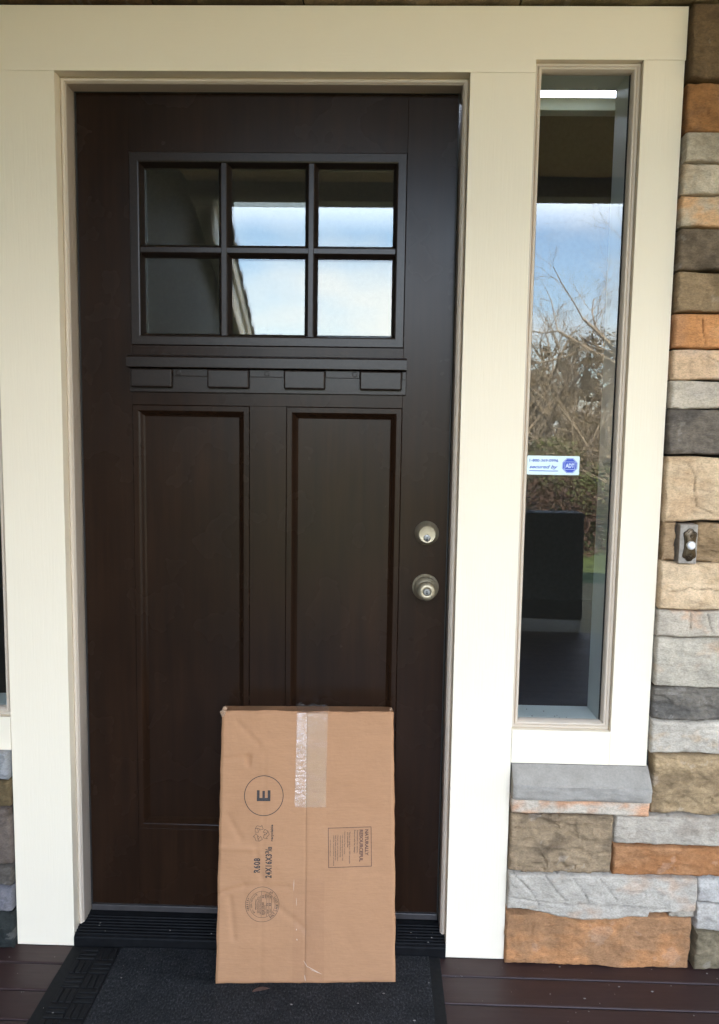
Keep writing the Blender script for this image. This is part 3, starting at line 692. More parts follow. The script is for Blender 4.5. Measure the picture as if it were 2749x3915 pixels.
wall2 = thing('stone_wall', 'short piece of grey and brown stacked stone at the left photo edge, below the window', 'stone wall', (-.35, -.06, FZ))
S = Stones(); xr = -.1606
for z0, z1, c, a_, sd, ro, xs_ in ((.3850, .4560, (150, 150, 150), (130, 132, 134), 201, .3, -.42), (.3140, .3845, (112, 96, 68), (78, 64, 44), 202, .9, -.30), (.1670, .3135, (118, 106, 98), (92, 78, 66), 203, .5, -.40),
        (.1130, .1665, (98, 92, 86), (70, 66, 62), 204, .7, -.36), (.0470, .1125, (132, 130, 136), (112, 110, 114), 205, .3, -.45), (FZ-.001, .0462, (52, 56, 54), (40, 44, 42), 206, .6, -.33)):
    S.add(xs_, xr, z0, z1, c, a_, .45, .002, sd, ro); S.add(-.9, xs_, z0, z1, a_, c, .45, 0, sd+20, ro, res=.012)
S.build('stonework', wall2)
b = B(); b.box(-.9, xr+.001, -.055, -.046, FZ, .455); b.build('mortar', 'mortar', wall2)

# ------------------------------------------------------------------ doorbell
bell = thing('doorbell', 'bronze doorbell with round white button on a small wooden block', 'doorbell', (1.436, -.10, 1.0))
BY = -.1120
b = B(); b.box(1.4209, 1.4616, BY, -.075, .9549, 1.0455, .0016); b.build('mount_block', 'bell_wood', bell)
def plate_outline(sc=1.0):
    pts = []
    half = [(0, .0378), (.0040, .0374), (.0068, .0352), (.0082, .0322), (.0112, .0312), (.0140, .0292), (.0154, .0258), (.0150, .0215), (.0136, .0150), (.0124, .0080), (.0120, 0.0)]
    rgt = half+[(x, -z) for x, z in half[-2::-1]]
    pts = [(x*sc, z*(1-(1-sc)*.45)) for x, z in rgt]+[(-x*sc, z*(1-(1-sc)*.45)) for x, z in rgt[-2:0:-1]]
    return pts[::-1]
bc = (1.4438, .9988)
bm_ = bmesh.new(); lay = []
for sc_, y in ((1.0, BY+.0005), (1.0, BY-.0028), (.92, BY-.0052), (.80, BY-.0056), (.74, BY-.0078), (.60, BY-.0086)):
    lay.append([bm_.verts.new((bc[0]+x, y, bc[1]+z)) for x, z in plate_outline(sc_)])
n = len(lay[0])
for a_, c_ in zip(lay, lay[1:]):
    for i in range(n): bm_.faces.new((a_[i], a_[(i+1) % n], c_[(i+1) % n], c_[i]))
bm_.faces.new(lay[-1]); bmesh.ops.recalc_face_normals(bm_, faces=bm_.faces[:])
bb = B(); bb._join(bm_); bb.build('face_plate', 'bronze', bell, 35)
b = B(); b.lathe([(.0102, BY-.006), (.0102, BY-.0100), (.0092, BY-.0112), (.0080, BY-.0106)], bc, 32); rb = b.build('button_ring', 'bell_ring', bell, 40)
b = B(); b.lathe([(.0080, BY-.006), (.0078, BY-.0120), (.0062, BY-.0136), (.003, BY-.0142)], bc, 32); b.build('button', 'bell_button', bell, 60)
for dz in (.0212, -.0222):
    b = B(); b.lathe([(.0034, BY-.007), (.0034, BY-.0096), (.0026, BY-.0108), (.0016, BY-.0100)], (bc[0], bc[1]+dz), 20); b.build('screw', 'bronze', bell, 40)

# ------------------------------------------------------------------ doormat
mat = thing('doormat', 'black rubber and carpet doormat lying before the door', 'doormat', (.44, -.45, FZ))
b = B(); b.box(-.0165, .9010, -.92, -.0885, FZ+.0006, FZ+.0050, .0015); b.build('rubber_base', 'rubber', mat)
b = B(); b.box(.1080, .8735, -.89, -.0900, FZ+.0051, FZ+.0084, .0012); b.build('carpet_field', 'carpet', mat)
b = B(); y = -.093; r_ = 0
while y > -.85:
    for c_ in range(2):
        xa = .012+c_*.048; 
        for k in range(3):
            if (r_+c_) % 2: b.box(xa+k*.0155, xa+k*.0155+.0115, y-.044, y-.002, FZ+.0048, FZ+.0084, .0015)
            else: b.box(xa, xa+.0435, y-.0145-k*.0148, y-.0035-k*.0148, FZ+.0048, FZ+.0084, .0015)
    y -= .0475; r_ += 1
b.build('weave_border', 'rubber', mat)

# ------------------------------------------------------------------ cardboard box
BLc, BRc, TLc, TRc = Vector((.3688, -.2120, FZ+.0086)), Vector((.7894, -.1880, FZ+.0086)), Vector((.3601, -.0867, .5698)), Vector((.7750, -.0733, .5724))
BW, BH, BD = .406, .61, .0820
NRM = ((BRc-BLc).cross(TLc-BLc)).normalized()         # toward the camera
if NRM.y > 0: NRM = -NRM
def relief(u, v):                                      # gentle creases of the used sheet, metres out of the face
    h = .0016*fbm(Vector((u*7, v*7, 4)), 3)
    for (ax, av, bx, bv, amp, wd) in ((.0, .498, .070, .507, -.0010, .006), (.037, .584, .090, .533, -.0008, .006), (.0, .197, .062, .215, -.0012, .005), (.062, .215, .160, .214, -.0008, .006), (.0, .300, .085, .297, .0011, .006),
            (.085, .30, .10, .235, -.0010, .006), (.028, .19, .04, .10, -.0010, .006), (.02, .37, .05, .32, -.0009, .007), (.1015, .0, .1035, .52, -.00035, .003), (.10, .20, .20, .12, -.0007, .007)):
        dx, dv = bx-ax, bv-av; t = max(0, min(1, ((u-ax)*dx+(v-av)*dv)/(dx*dx+dv*dv))); d = math.hypot(u-ax-t*dx, v-av-t*dv)
        h += 2.2*amp*math.exp(-(d/wd)**2)
    d = math.hypot((u-.068)/.010, (v-.4955)/.012); h -= .0055*math.exp(-d**4)*(1 if u < .0695 else max(0, 1-(u-.0695)/.002))
    h += .005*math.sin(math.pi*min(1, max(0, v/BH)))*math.sin(math.pi*min(1, max(0, u/BW)))*.6
    return h
def bp(u, v, h=0.0, depth=0.0):
    a_, c_ = u/BW, v/BH
    wob = .0018*fbm(Vector((u*12, v*12, 20)), 2) if depth == 0 else 0
    wu = .0024*fbm(Vector((3, v*11, 31)), 3)*(1 if u < BW/2 else -1); wv = .0020*fbm(Vector((u*13, 5, 9)), 3)
    eu = max(0, 1-min(u, BW-u)/.03); ev = max(0, 1-min(v, BH-v)/.02)
    a_ += wu*eu/BW; c_ += (wv if v > BH/2 else abs(wv)*1.3)*ev/BH
    p = BLc*(1-a_)*(1-c_)+BRc*a_*(1-c_)+TLc*(1-a_)*c_+TRc*a_*c_
    return p+NRM*(h+relief(u, v)-depth)
parcel = thing('cardboard_box', 'flat brown cardboard box taped shut, leaning upright against the door', 'cardboard box', (.58, -.16, FZ+.008))
def flap(b, u0, u1, res=.004):
    nx = int((u1-u0)/res); nv = int(BH/res); vs = []; r0 = len(b.bm.verts)
    grid = []
    for j in range(nv+1):
        row = []
        for i in range(nx+1):
            u = u0+(u1-u0)*i/nx; v = BH*j/nv
            eu = min(u, BW-u); ev = min(v, BH-v); ed = max(0, 1-min(eu, ev)/.005)
            seam = max(0, 1-abs(u-.2012)/.0022)
            row.append(b.bm.verts.new(bp(u, v, -.0045*(1-math.sqrt(max(0, 1-ed*ed)))-.0009*seam)+Vector((0, 0, .0022*fbm(Vector((u*22, 3, v)), 3) if ev < .004 else 0))))
        grid.append(row)
    for j in range(nv):
        for i in range(nx): b.bm.faces.new((grid[j][i], grid[j][i+1], grid[j+1][i+1], grid[j+1][i]))
    return grid
b = B(); g1 = flap(b, 0, .2009); fl = b.build('flap', 'kraft', parcel, 60)
b = B(); g2 = flap(b, .2016, BW); fl2 = b.build('flap', 'kraft', parcel, 60)
b = B()                                                # sides, top, bottom and back as one shell
dp = .0045
shell = [bp(0, 0, -dp), bp(BW, 0, -dp), bp(BW, BH, -dp), bp(0, BH, -dp)]
back = [bp(0, 0, 0, BD), bp(BW, 0, 0, BD), bp(BW, BH, 0, BD), bp(0, BH, 0, BD)]
back = [p if p.z > FZ+.0088 else Vector((p.x, p.y, FZ+.0088)) for p in back]
nseg = 60
def side(f, q0, q1, bulge):
    r_ = []
    for i in range(nseg+1):
        t = i/nseg; r_.append([f(t).lerp(q0.lerp(q1, t), k/4)+bulge*(.0035*math.sin(math.pi*k/4)*math.sin(math.pi*t)+.003*fbm(Vector((t*8, k, 7)), 2)*(0 < k < 4)) for k in range(5)])
    vs = [[b.bm.verts.new(p) for p in r] for r in r_]
    for i in range(nseg):
        for k in range(4): b.bm.faces.new((vs[i][k], vs[i+1][k], vs[i+1][k+1], vs[i][k+1]))
UP = (TLc-BLc).normalized()
side(lambda t: bp(BW*(1-t), BH, -dp), back[2], back[3], -UP); side(lambda t: bp(0, BH*t, -dp), back[0], back[3], Vector((-1, 0, 0))); side(lambda t: bp(BW, BH*t, -dp), back[1], back[2], Vector((1, 0, 0))); side(lambda t: bp(BW*t, 0, -dp), back[0], back[1], Vector((0, 0, .2)))
b.raw(back, [(0, 1, 2, 3)])
bmesh.ops.remove_doubles(b.bm, verts=b.bm.verts[:], dist=.0003); bmesh.ops.recalc_face_normals(b.bm, faces=b.bm.faces[:])
b.build('box_shell', 'kraft', parcel, 40)
for (u, v, h, r_) in ((.004, .606, .002, .0065), (.006, .612, -.012, .0055), (.400, .611, -.020, .004)):      # crumpled torn corners
    c_ = bp(u, v, h); q = bmesh.new(); bmesh.ops.create_icosphere(q, subdivisions=3, radius=r_)
    for vv in q.verts: vv.co = c_+Vector((vv.co.x*.8, vv.co.y, vv.co.z*1.25))*(1+.7*fbm(vv.co*300+Vector((u*90, 0, 0)), 3))
    b = B(); b._join(q); b.build('torn_corner', 'torn', parcel, 40)
def sheet(b, pts_fn, nu, nv):
    g = [[b.bm.verts.new(pts_fn(i/nu, j/nv)) for i in range(nu+1)] for j in range(nv+1)]
    for j in range(nv):
        for i in range(nu): b.bm.faces.new((g[j][i], g[j][i+1], g[j+1][i+1], g[j+1][i]))
b = B()
def lerp(a, c, t): return a+(c-a)*t
sheet(b, lambda s_, t: bp(lerp(lerp(.1741, .1779, t), .2005, s_), lerp(.392+.0012*math.sin(s_*30), BH-.004, t), .0009), 12, 60)
b.build('packing_tape', 'tape', parcel, 50)
b = B()
sheet(b, lambda s_, t: bp(lerp(.2005, lerp(.2463, .2502, t), s_), lerp(.392+.0012*math.sin(s_*30), BH-.004, t), .0009), 14, 60)
sheet(b, lambda s_, t: bp(lerp(.1779, .2502, s_), BH-.004*(1-t), .0009-.0045*t*t), 24, 4)
rt = random.Random(2)
cr_ = [rt.uniform(0, 1) for _ in range(40)]
def tape_top(s_, t):
    p = bp(.1779, BH, -dp).lerp(bp(.2502, BH, -dp), s_).lerp(bp(.1700, BH, 0, BD).lerp(bp(.2515, BH, 0, BD), s_), t)
    return p+UP*(.0022+.010*t*max(0, fbm(Vector((s_*5, t*2, 3)), 3)+.15)+.0035*t*abs(math.sin(s_*9)))
sheet(b, tape_top, 28, 14)
tp = b.build('packing_tape', 'clear_tape', parcel, 50)
b = B(); sheet(b, lambda s_, t: bp(lerp(.1725, .2440, s_), lerp(.005, .231, t), .0007), 12, 40)
aa = N('worn_tape'); tt = aa.t; tt.nodes.remove(aa.b)
tr = aa.n('ShaderNodeBsdfTransparent'); tr.inputs[0].default_value = (.98, .97, .965, 1); gl = aa.n('ShaderNodeBsdfGlossy'); gl.inputs['Roughness'].default_value = .3
m1 = aa.n('ShaderNodeMixShader'); m1.inputs[0].default_value = .02; aa.l(tr.outputs[0], m1.inputs[1]); aa.l(gl.outputs[0], m1.inputs[2]); aa.l(m1.outputs[0], aa.o.inputs['Surface'])
b.build('packing_tape', aa.m, parcel)
b = B()                                                # shiny lifted flecks of the tape
def fleck(u0, v0, u1, v1, w):
    n_ = 8; d = Vector((u1-u0, v1-v0)); nn = Vector((-d.y, d.x)).normalized()*w
    for i in range(n_):
        t0, t1 = i/n_, (i+1)/n_; k0, k1 = math.sin(math.pi*(.08+.84*t0)), math.sin(math.pi*(.08+.84*t1))
        q = [bp(u0+d.x*t+sg*nn.x*k, v0+d.y*t+sg*nn.y*k, .0016) for t, sg, k in ((t0, -1, k0), (t1, -1, k1), (t1, 1, k1), (t0, 1, k0))]
        b.raw(q, [(0, 1, 2, 3)])
fm = N('tape_fleck'); fm.set(color=(.56, .42, .31), rough=.4)
for a_ in ((.1975, .052, .207, .037, .0006), (.205, .040, .236, .0235, .0008), (.212, .033, .240, .022, .0005), (.1818, .1000, .1830, .0960, .0009), (.1808, .122, .1812, .118, .0008), (.200, .021, .2022, .007, .0008), (.1800, .19, .1806, .172, .0004), (.1745, .231, .1738, .205, .0005)):
    b = B(); fleck(*a_); b.build('tape_crease', fm.m, tp)
b = B()
for i in range(26):
    v = rt.uniform(.395, .60); u = rt.uniform(.1755, .199); fleck(u, v, u+rt.uniform(.0005, .003), v+rt.uniform(-.004, .008), rt.uniform(.0002, .0005))
for i in range(26):
    v = .395+i*.008; fleck(.1992, v, .1995, v+rt.uniform(.003, .0085), rt.uniform(.0003, .0008))
b.build('tape_wrinkles', fm.m, tp)
# printing
INK = .0006
def put(b, vf, u0, v0, ang, h=INK):       # ang 90 reads upward, -90 reads downward
    v, f = vf; c_, s_ = math.cos(R(ang)), math.sin(R(ang))
    b.raw([bp(u0+x*c_-y*s_, v0+x*s_+y*c_, h) for x, y in v], f)
def circ(b, cu, cv, r0, r1, n=96):
    vs = [bp(cu+r*math.cos(2*math.pi*k/n), cv+r*math.sin(2*math.pi*k/n), INK) for r in (r0, r1) for k in range(n)]
    b.raw(vs, [(k, (k+1) % n, n+(k+1) % n, n+k) for k in range(n)])
def line(b, pts, w, closed=False, h=INK):
    P = [Vector(p) for p in pts]
    if closed: P.append(P[0])
    for p, q in zip(P, P[1:]):
        d = (q-p).normalized(); n_ = Vector((-d.y, d.x))*w; d = d*w*.6; k = max(1, int((q-p).length/.02)) 
        for i in range(k):
            a0 = p+(q-p)*i/k-(d if i == 0 else d*0); a1 = p+(q-p)*(i+1)/k+(d if i == k-1 else d*0)
            b.raw([bp(x.x, x.y, h) for x in (a0-n_, a1-n_, a1+n_, a0+n_)], [(0, 1, 2, 3)])
b = B(); circ(b, .1024, .4176, .0441, .0458)
w_, h_ = .0246, .0314                      # letter E, thick strokes
ev = [(0, 0), (w_, 0), (w_, .0062), (.0072, .0062), (.0072, .0128), (w_*.94, .0128), (w_*.94, .0186), (.0072, .0186), (.0072, h_-.0062), (w_, h_-.0062), (w_, h_), (0, h_)]
q = [(0, 1, 2, 3), (0, 3, 4), (4, 5, 6, 7), (8, 9, 10, 11), (11, 0, 4, 7, 8)]
put(b, (ev, q), .1177, .4053, 90); b.build('printed_mark', 'ink', parcel)
b = B(); SPC = 1.15
put(b, fit_text('R608', .0318, .0152, .036), .0965, .2450, 90)
put(b, fit_text('24X16X3', .0530, .0152, .036), .1232, .2335, 90)
put(b, fit_text('3', .0062, .0090, .02), .1165, .2872, 90); put(b, fit_text('/', .0050, .0150, .02), .1232, .2925, 90); put(b, fit_text('8', .0068, .0095, .02), .1232, .2962, 90)
b.build('printed_size', 'ink', parcel); SPC = 1.0
b = B(); put(b, fit_text('recyclable', .0373, .0075, .03), .1268, .3154, 90); 
arw = [[(-.006, .0165), (.0015, .0200), (.0085, .0140), (.0115, .0155), (.0100, .0060), (.0010, .0085), (.0035, .0100), (-.0008, .0145)], [(-.006, .0165), (-.0100, .0095), (-.0030, .0055), (-.0008, .0145)]]
for k in range(3):
    c_, s_ = math.cos(R(120*k+30)), math.sin(R(120*k+30))
    for pl in arw: line(b, [(.0968+(x*c_-y*s_)*.98, .3323+(x*s_+y*c_)*.98) for x, y in pl], .00045, True)
b.build('printed_recycling_symbol', 'ink', parcel)
# round certificate stamp
b = B(); cu, cv = .1024, .1750
circ(b, cu, cv, .0377, .0386); circ(b, cu, cv, .0286, .0293)
def arc_text(b, s_, r, mid, step, h, flip=False):
    n_ = len(s_)
    for i, ch in enumerate(s_):
        if ch == ' ': continue
        a_ = mid+(i-(n_-1)/2)*(step if flip else -step)
        v, f = fit_text(ch, h*(.28 if ch in "I,." else .62), h if ch not in ',.' else h*.3, .03)
        wd = max(x for x, y in v); v = [(x-wd/2, y) for x, y in v]
        rot = a_+90 if flip else a_-90
        rr_ = r if not flip else r+h
        put(b, (v, f), cu+rr_*math.cos(R(a_)), cv+rr_*math.sin(R(a_)), rot)
arc_text(b, 'VERITIV', .0312, 180, 7.2, .0048)
arc_text(b, 'SALT LAKE CITY, UT', .0310, 0, 6.6, .0052, True)
b.build('printed_stamp', 'ink', parcel)
b = B()
arc_text(b, 'BOX CERTIFICATE', .0232, 172, 7.4, .0036)
for s_, u, v0, w_, h_ in (('SINGLEWALL', .0893, .163, .024, .0030), ('THIS SINGLEWALL BOX', .0932, .156, .036, .0020), ('MANUFACTURED BY', .0962, .157, .036, .0020), ('MEETS ALL CONSTRUCTION', .0992, .154, .040, .0020), ('EDGE CRUSH', .1064, .1525, .0275, .0044), ('32', .1064, .1885, .0068, .0044),
        ('TEST (ECT)', .1112, .1525, .0210, .0040), ('LBS/IN', .1112, .1880, .0090, .0030), ('SIZE LIMIT', .1166, .1545, .0100, .0028), ('75', .1166, .1715, .0062, .0046), ('IN', .1166, .1900, .005, .0026), ('GROSS WT', .1224, .1570, .009, .0028), ('65', .1224, .1715, .0062, .0046), ('LBS', .1224, .1880, .006, .0026)):
    put(b, fit_text(s_, w_, h_, .022), u, v0, 90)
for u, l_ in ((.1005, .0285), (.1128, .026), (.1178, .0235), (.1236, .0185)): line(b, [(u, cv-l_), (u, cv+l_)], .00035)
b.build('printed_stamp_details', 'ink', parcel)
# framed note, read downward
b = B(); line(b, [(.2525, .3446), (.3516, .3477), (.3523, .2593), (.2537, .2569)], .0008, True)
put(b, fit_text('NATURALLY', .0590, .0082, .042), .3375, .3420, -90.5); put(b, fit_text('RESOURCEFUL', .0722, .0085, .042), .3247, .3416, -90.5)
b.build('printed_note', 'ink_brown', parcel)
b = B()
for s_, u, v0, w_, h_ in (('Sustainable by nature.', .3176, .3408, .0520, .0044), ('Resourceful by design.', .3112, .3408, .0530, .0044), ('- This box is made from 100% renewable', .3008, .3400, .0745, .0034), ('and renewable fiber', .2962, .3360, .0350, .0034), ('- International Paper\'s boxes', .2890, .3400, .0535, .0034),
        ('- Are made using more than 70%', .2838, .3315, .0595, .0034), ('renewable biomass energy', .2790, .3285, .0490, .0032), ('- Contain new and recycled fibers -', .2728, .3315, .0620, .0034), ('both of which are essential for', .2682, .3285, .0560, .0032), ('making recycled paper products', .2636, .3285, .0680, .0032), ('naturallyresourceful.com', .2562, .3190, .0365, .0026)):
    put(b, fit_text(s_, w_, h_, .03), u, v0, -90.4)
b.build('printed_note_lines', 'ink_faded', parcel)

# ------------------------------------------------------------------ litter
def leaf(name, label, loc, ln, wd, rz, mat_, curl=.3):
    b = B(); n_ = 14; g = []
    for i in range(n_+1):
        t = i/n_; w_ = wd*math.sin(math.pi*min(1, .04+t*.96))**.8*(1-.25*t)
        g.append([Vector(((t-.5)*ln, s_*w_*.5, .001+ln*curl*(.6*t*t)+abs(s_)*w_*.35+.0008*fbm(Vector((t*9, s_*3, ln*90)), 2))) for s_ in (-1, -.5, 0, .5, 1)])
    vs = [[b.bm.verts.new(p) for p in r] for r in g]
    for i in range(n_):
        for k in range(4): b.bm.faces.new((vs[i][k], vs[i][k+1], vs[i+1][k+1], vs[i+1][k]))
    o = b.build(name, mat_, None, 60); o.location = loc; o.rotation_euler = (0, 0, rz)
    sm_ = o.modifiers.new('thickness', 'SOLIDIFY'); sm_.thickness = .0005
    return tag(o, label, 'leaf')
MT = FZ+.0086
leaf('dry_leaf', 'small curled brown leaf on the mat below the left part of the box', (.478, -.228, MT), .040, .014, .25, 'leaf_litter', .10)
def crumbs(name, label, cat, pts, smin, smax, seed, mat_='grit'):
    b = B(); rg_ = random.Random(seed)
    for x, y, z in pts:
        q = bmesh.new(); r_ = rg_.uniform(smin, smax); bmesh.ops.create_icosphere(q, subdivisions=2, radius=r_); sx_, sy_ = rg_.uniform(.6, 1.8), rg_.uniform(.5, 1.2)
        for v in q.verts: v.co = Vector((v.co.x*sx_, v.co.y*sy_, v.co.z*.5))*(1+.45*fbm(v.co*900+Vector((x*50, y*50, 0)), 2))+Vector((x, y, z+r_*.35))
        b._join(q)
    return tag(b.build(name, mat_, None, 60), label, cat, None, 'stuff')
rg = random.Random(21)
pts = [(rg.uniform(.0, .87), rg.uniform(-.42, -.10), MT-.0004) for _ in range(16)]
crumbs('mat_crumbs', 'tiny pale crumbs scattered over the doormat', 'crumbs', pts, .0007, .0019, 5)
pts = [(rg.uniform(.90, 1.62), rg.uniform(-.34, -.10), FZ) for _ in range(34)]+[(rg.uniform(-.20, -.03), rg.uniform(-.36, -.12), FZ) for _ in range(9)]+[(rg.uniform(.78, .90), rg.uniform(-.08, -.02), -.014) for _ in range(7)]+[(rg.uniform(.03, .36), rg.uniform(-.08, -.02), -.014) for _ in range(8)]
crumbs('deck_crumbs', 'pale specks of grit scattered over the porch planks', 'grit', pts, .0006, .0020, 6)
pts = [(rg.uniform(1.09, 1.26), rg.uniform(-.04, .03), SB+.0135) for _ in range(7)]
crumbs('sill_crumbs', 'dark crumbs lying on the inner sill of the sidelight', 'crumbs', pts, .001, .0026, 7, 'leaf_litter')

# ------------------------------------------------------------------ what the glass mirrors: wing of the house, planter, trees, shrubs; plus added evergreens
wing = thing('garage_wing', 'wing of the house in shade seen mirrored in the door panes', 'house', (-1.4, -6, FZ))
DIR = Vector((-.0875, -1, -.2045)); PS = Vector((-.528, -3.36, 2.70)); LEN = 6.2
def slope_box(b, xo0, xo1, zo0, zo1, l0=0, l1=LEN):
    v = []
    for l_ in (l0, l1):
        for xo, zo in ((xo0, zo0), (xo1, zo0), (xo1, zo1), (xo0, zo1)): p = PS+DIR*l_; v.append((p.x+xo, p.y, p.z+zo))
    b.raw(v, [(0, 1, 2, 3), (7, 6, 5, 4), (0, 4, 5, 1), (1, 5, 6, 2), (2, 6, 7, 3), (3, 7, 4, 0)])
b = B(); p1 = PS+DIR*LEN
v = [(PS.x, PS.y, -.35), (p1.x, p1.y, -.35), (p1.x, p1.y, p1.z), (PS.x, PS.y, PS.z)]; v += [(x-4, y, z) for x, y, z in v]
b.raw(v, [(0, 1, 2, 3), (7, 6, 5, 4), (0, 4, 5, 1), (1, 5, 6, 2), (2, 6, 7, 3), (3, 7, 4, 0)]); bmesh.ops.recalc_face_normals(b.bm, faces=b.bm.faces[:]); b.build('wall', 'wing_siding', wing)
b = B(); b.box(-.80, -.529, -3.359, -.062, -.1, 2.826); b.build('connecting_wall', 'wing_siding', wing)
b = B(); slope_box(b, -4.2, .10, .004, .10); b.build('soffit', 'pale_fascia', wing)
b = B(); slope_box(b, .102, .125, -.17, .15); slope_box(b, .126, .150, .06, .20); b.build('fascia', 'pale_fascia', wing)
b = B(); l_ = 0
while l_ < LEN: slope_box(b, -4.3, .165+.012*((int(l_*10) % 2)), .20, .235+.01*rng.random(), l_, l_+.138); l_ += .14
b.build('roof', 'shingle', wing)

pb = thing('planter_box', 'dark planter box on a pale base, seen mirrored in the sidelight', 'planter', (1.6, -3.4, FZ))
b = B(); b.box(1.05, 2.08, -3.40, -3.23, .036, .735, .01); b.build('body', 'planter_dark', pb)
b = B(); b.box(1.06, 2.07, -3.39, -3.22, FZ, .034, .004); b.build('base', 'pale_base', pb)

def tree_mesh(seed, H, spread, depth, levels):
    rg_ = random.Random(seed); V, F = [], []; trunkV, trunkF = [], []
    def tube(Vl, Fl, p, q, r0, r1, n_):
        d = (q-p).normalized(); a_ = d.orthogonal().normalized(); c_ = d.cross(a_); k0 = len(Vl)
        for pt, r in ((p, r0), (q, r1)):
            for k in range(n_): an = 2*math.pi*k/n_; Vl.append(pt+(a_*math.cos(an)+c_*math.sin(an))*r)
        for k in range(n_): Fl.append((k0+k, k0+(k+1) % n_, k0+n_+(k+1) % n_, k0+n_+k))
    def grow(p, d, ln, r, lv):
        segs = 3 if lv < levels-1 else 2
        for s_ in range(segs):
            d = (d+Vector((rg_.gauss(0, .16), rg_.gauss(0, .16), rg_.gauss(.05, .12)))*(1.0 if lv else .35)).normalized()
            q = p+d*ln/segs; r1 = r*(.86 if s_ < segs-1 else .74)
            tube(trunkV if lv == 0 else V, trunkF if lv == 0 else F, p, q, r, r1, 7 if lv == 0 else (5 if lv < 3 else 3))
            p = q; r = r1
            if lv < levels and (lv > 0 or s_ > 0):
                for _ in range(rg_.choice((1, 1, 2)) if lv > 0 else 3):
                    ax = d.orthogonal().normalized(); ax.rotate(Matrix.Rotation(rg_.uniform(0, 6.28), 3, d)) if False else None
                    side_ = (Matrix.Rotation(rg_.uniform(0, 6.28), 3, d) @ d.orthogonal()).normalized()
                    nd = (d*rg_.uniform(.5, .95)+side_*rg_.uniform(.55, 1.0)*spread+Vector((0, 0, .12))).normalized()
                    grow(p, nd, ln*rg_.uniform(.52, .78), r*rg_.uniform(.45, .62), lv+1)
    grow(Vector((0, 0, 0)), Vector((0, 0, 1)), H*.36, H*.021, 0)
    return (trunkV, trunkF), (V, F)
def mesh_of(name, vf, m):
    me = bpy.data.meshes.new(name); me.from_pydata([tuple(v) for v in vf[0]], [], vf[1]); me.materials.append(MATS[m]); return me
TM = []
for sd, H in ((5, 6.5), (11, 5.5)):
    t_, c_ = tree_mesh(sd, H, 1.0, 0, 6); TM.append((mesh_of('trunk', t_, 'bark'), mesh_of('crown', c_, 'twig')))
THK = tree_mesh(57, 4.2, 1.25, 0, 6); TM.append((mesh_of('trunk', THK[0], 'bark'), mesh_of('crown', THK[1], 'twig'))); TM_N = [len(m[1].polygons) for m in TM]; print('TWIGS', TM_N)
spots = [(5.9, -12.4, 1.15, 0, 0, 'tall bare tree mirrored at the right of the sidelight'), (4.3, -14.5, .95, 1, 1.3, 'bare tree with spreading twigs mirrored in the sidelight, behind the tallest'), (7.3, -15.5, 1.1, 0, 2.2, 'bare tree far to the right beyond the lawn'),
         (3.4, -18.5, 1.0, 1, 3.5, 'distant bare tree beyond the shrubs'), (5.2, -20, 1.2, 0, 4.4, 'bare tree at the far edge of the lawn'), (.9, -17, .82, 1, .4, 'bare tree mirrored low in the lower right door pane'), (9.5, -17, 1.1, 1, 5.2, 'bare tree at the far right end of the shrubs'),
         (4.0, -10.6, .9, 2, .3, 'low bare tree nearest the porch, left in the thicket'), (5.0, -11.2, 1.0, 2, 1.9, 'low bare tree in the middle front of the thicket'), (6.1, -11.0, .95, 2, 3.1, 'low bare tree at the right front of the thicket'), (4.6, -13.2, 1.15, 2, 4.0, 'low bare tree in the middle of the thicket'), (5.7, -14.2, 1.25, 2, 5.3, 'low bare tree right of the middle of the thicket'), (3.6, -13.6, 1.1, 2, .9, 'low bare tree at the left of the thicket'), (6.8, -14.6, 1.3, 2, 2.4, 'low bare tree at the right back of the thicket')]
for x, y, s_, k, rz, lab in spots:
    t_ = thing('bare_tree', lab, 'tree', (x, y, -.32), 'bare trees across the lawn'); t_.rotation_euler = (0, 0, rz); t_.scale = (s_, s_, s_)
    for nm, me in (('trunk', TM[k][0]), ('crown', TM[k][1])):
        o = bpy.data.objects.new(nm, me); COL.objects.link(o); o.parent = t_
def shrub_mesh(seed, n_, rx, rz, leaf_, m):
    rg_ = random.Random(seed); V, F = [], []
    cl = [(Vector((rg_.gauss(0, rx*.45), rg_.gauss(0, rx*.4), abs(rg_.gauss(rz*.45, rz*.25)))), rg_.uniform(.18, .42)*rx) for _ in range(16)]
    for _ in range(n_):
        c_, r_ = rg_.choice(cl); d = Vector((rg_.gauss(0, 1), rg_.gauss(0, 1), rg_.gauss(0, 1))).normalized()*r_*rg_.uniform(.3, 1)**.5
        p = c_+d; p.z = max(.05, p.z); a_ = Vector((rg_.gauss(0, 1), rg_.gauss(0, 1), rg_.gauss(0, 1))).normalized(); e_ = a_.orthogonal().normalized(); s_ = leaf_*rg_.uniform(.5, 1.4)
        k0 = len(V); V += [p-a_*s_, p+e_*s_*.4, p+a_*s_, p-e_*s_*.4]; F.append((k0, k0+1, k0+2, k0+3))
    return mesh_of('leaves', (V, F), m)
SM = [shrub_mesh(1, 9000, 1.5, 2.3, .032, 'leaf_brown'), shrub_mesh(2, 9000, 1.4, 2.0, .03, 'leaf_green'), shrub_mesh(3, 4000, .9, .9, .028, 'leaf_red'), shrub_mesh(4, 9000, 1.6, 2.8, .036, 'leaf_brown')]
sb, _c = tree_mesh(31, 3.0, 1.2, 0, 5); SB_M = mesh_of('stems', (sb[0]+_c[0], sb[1]+[tuple(i+len(sb[0]) for i in f) for f in _c[1]]), 'twig')
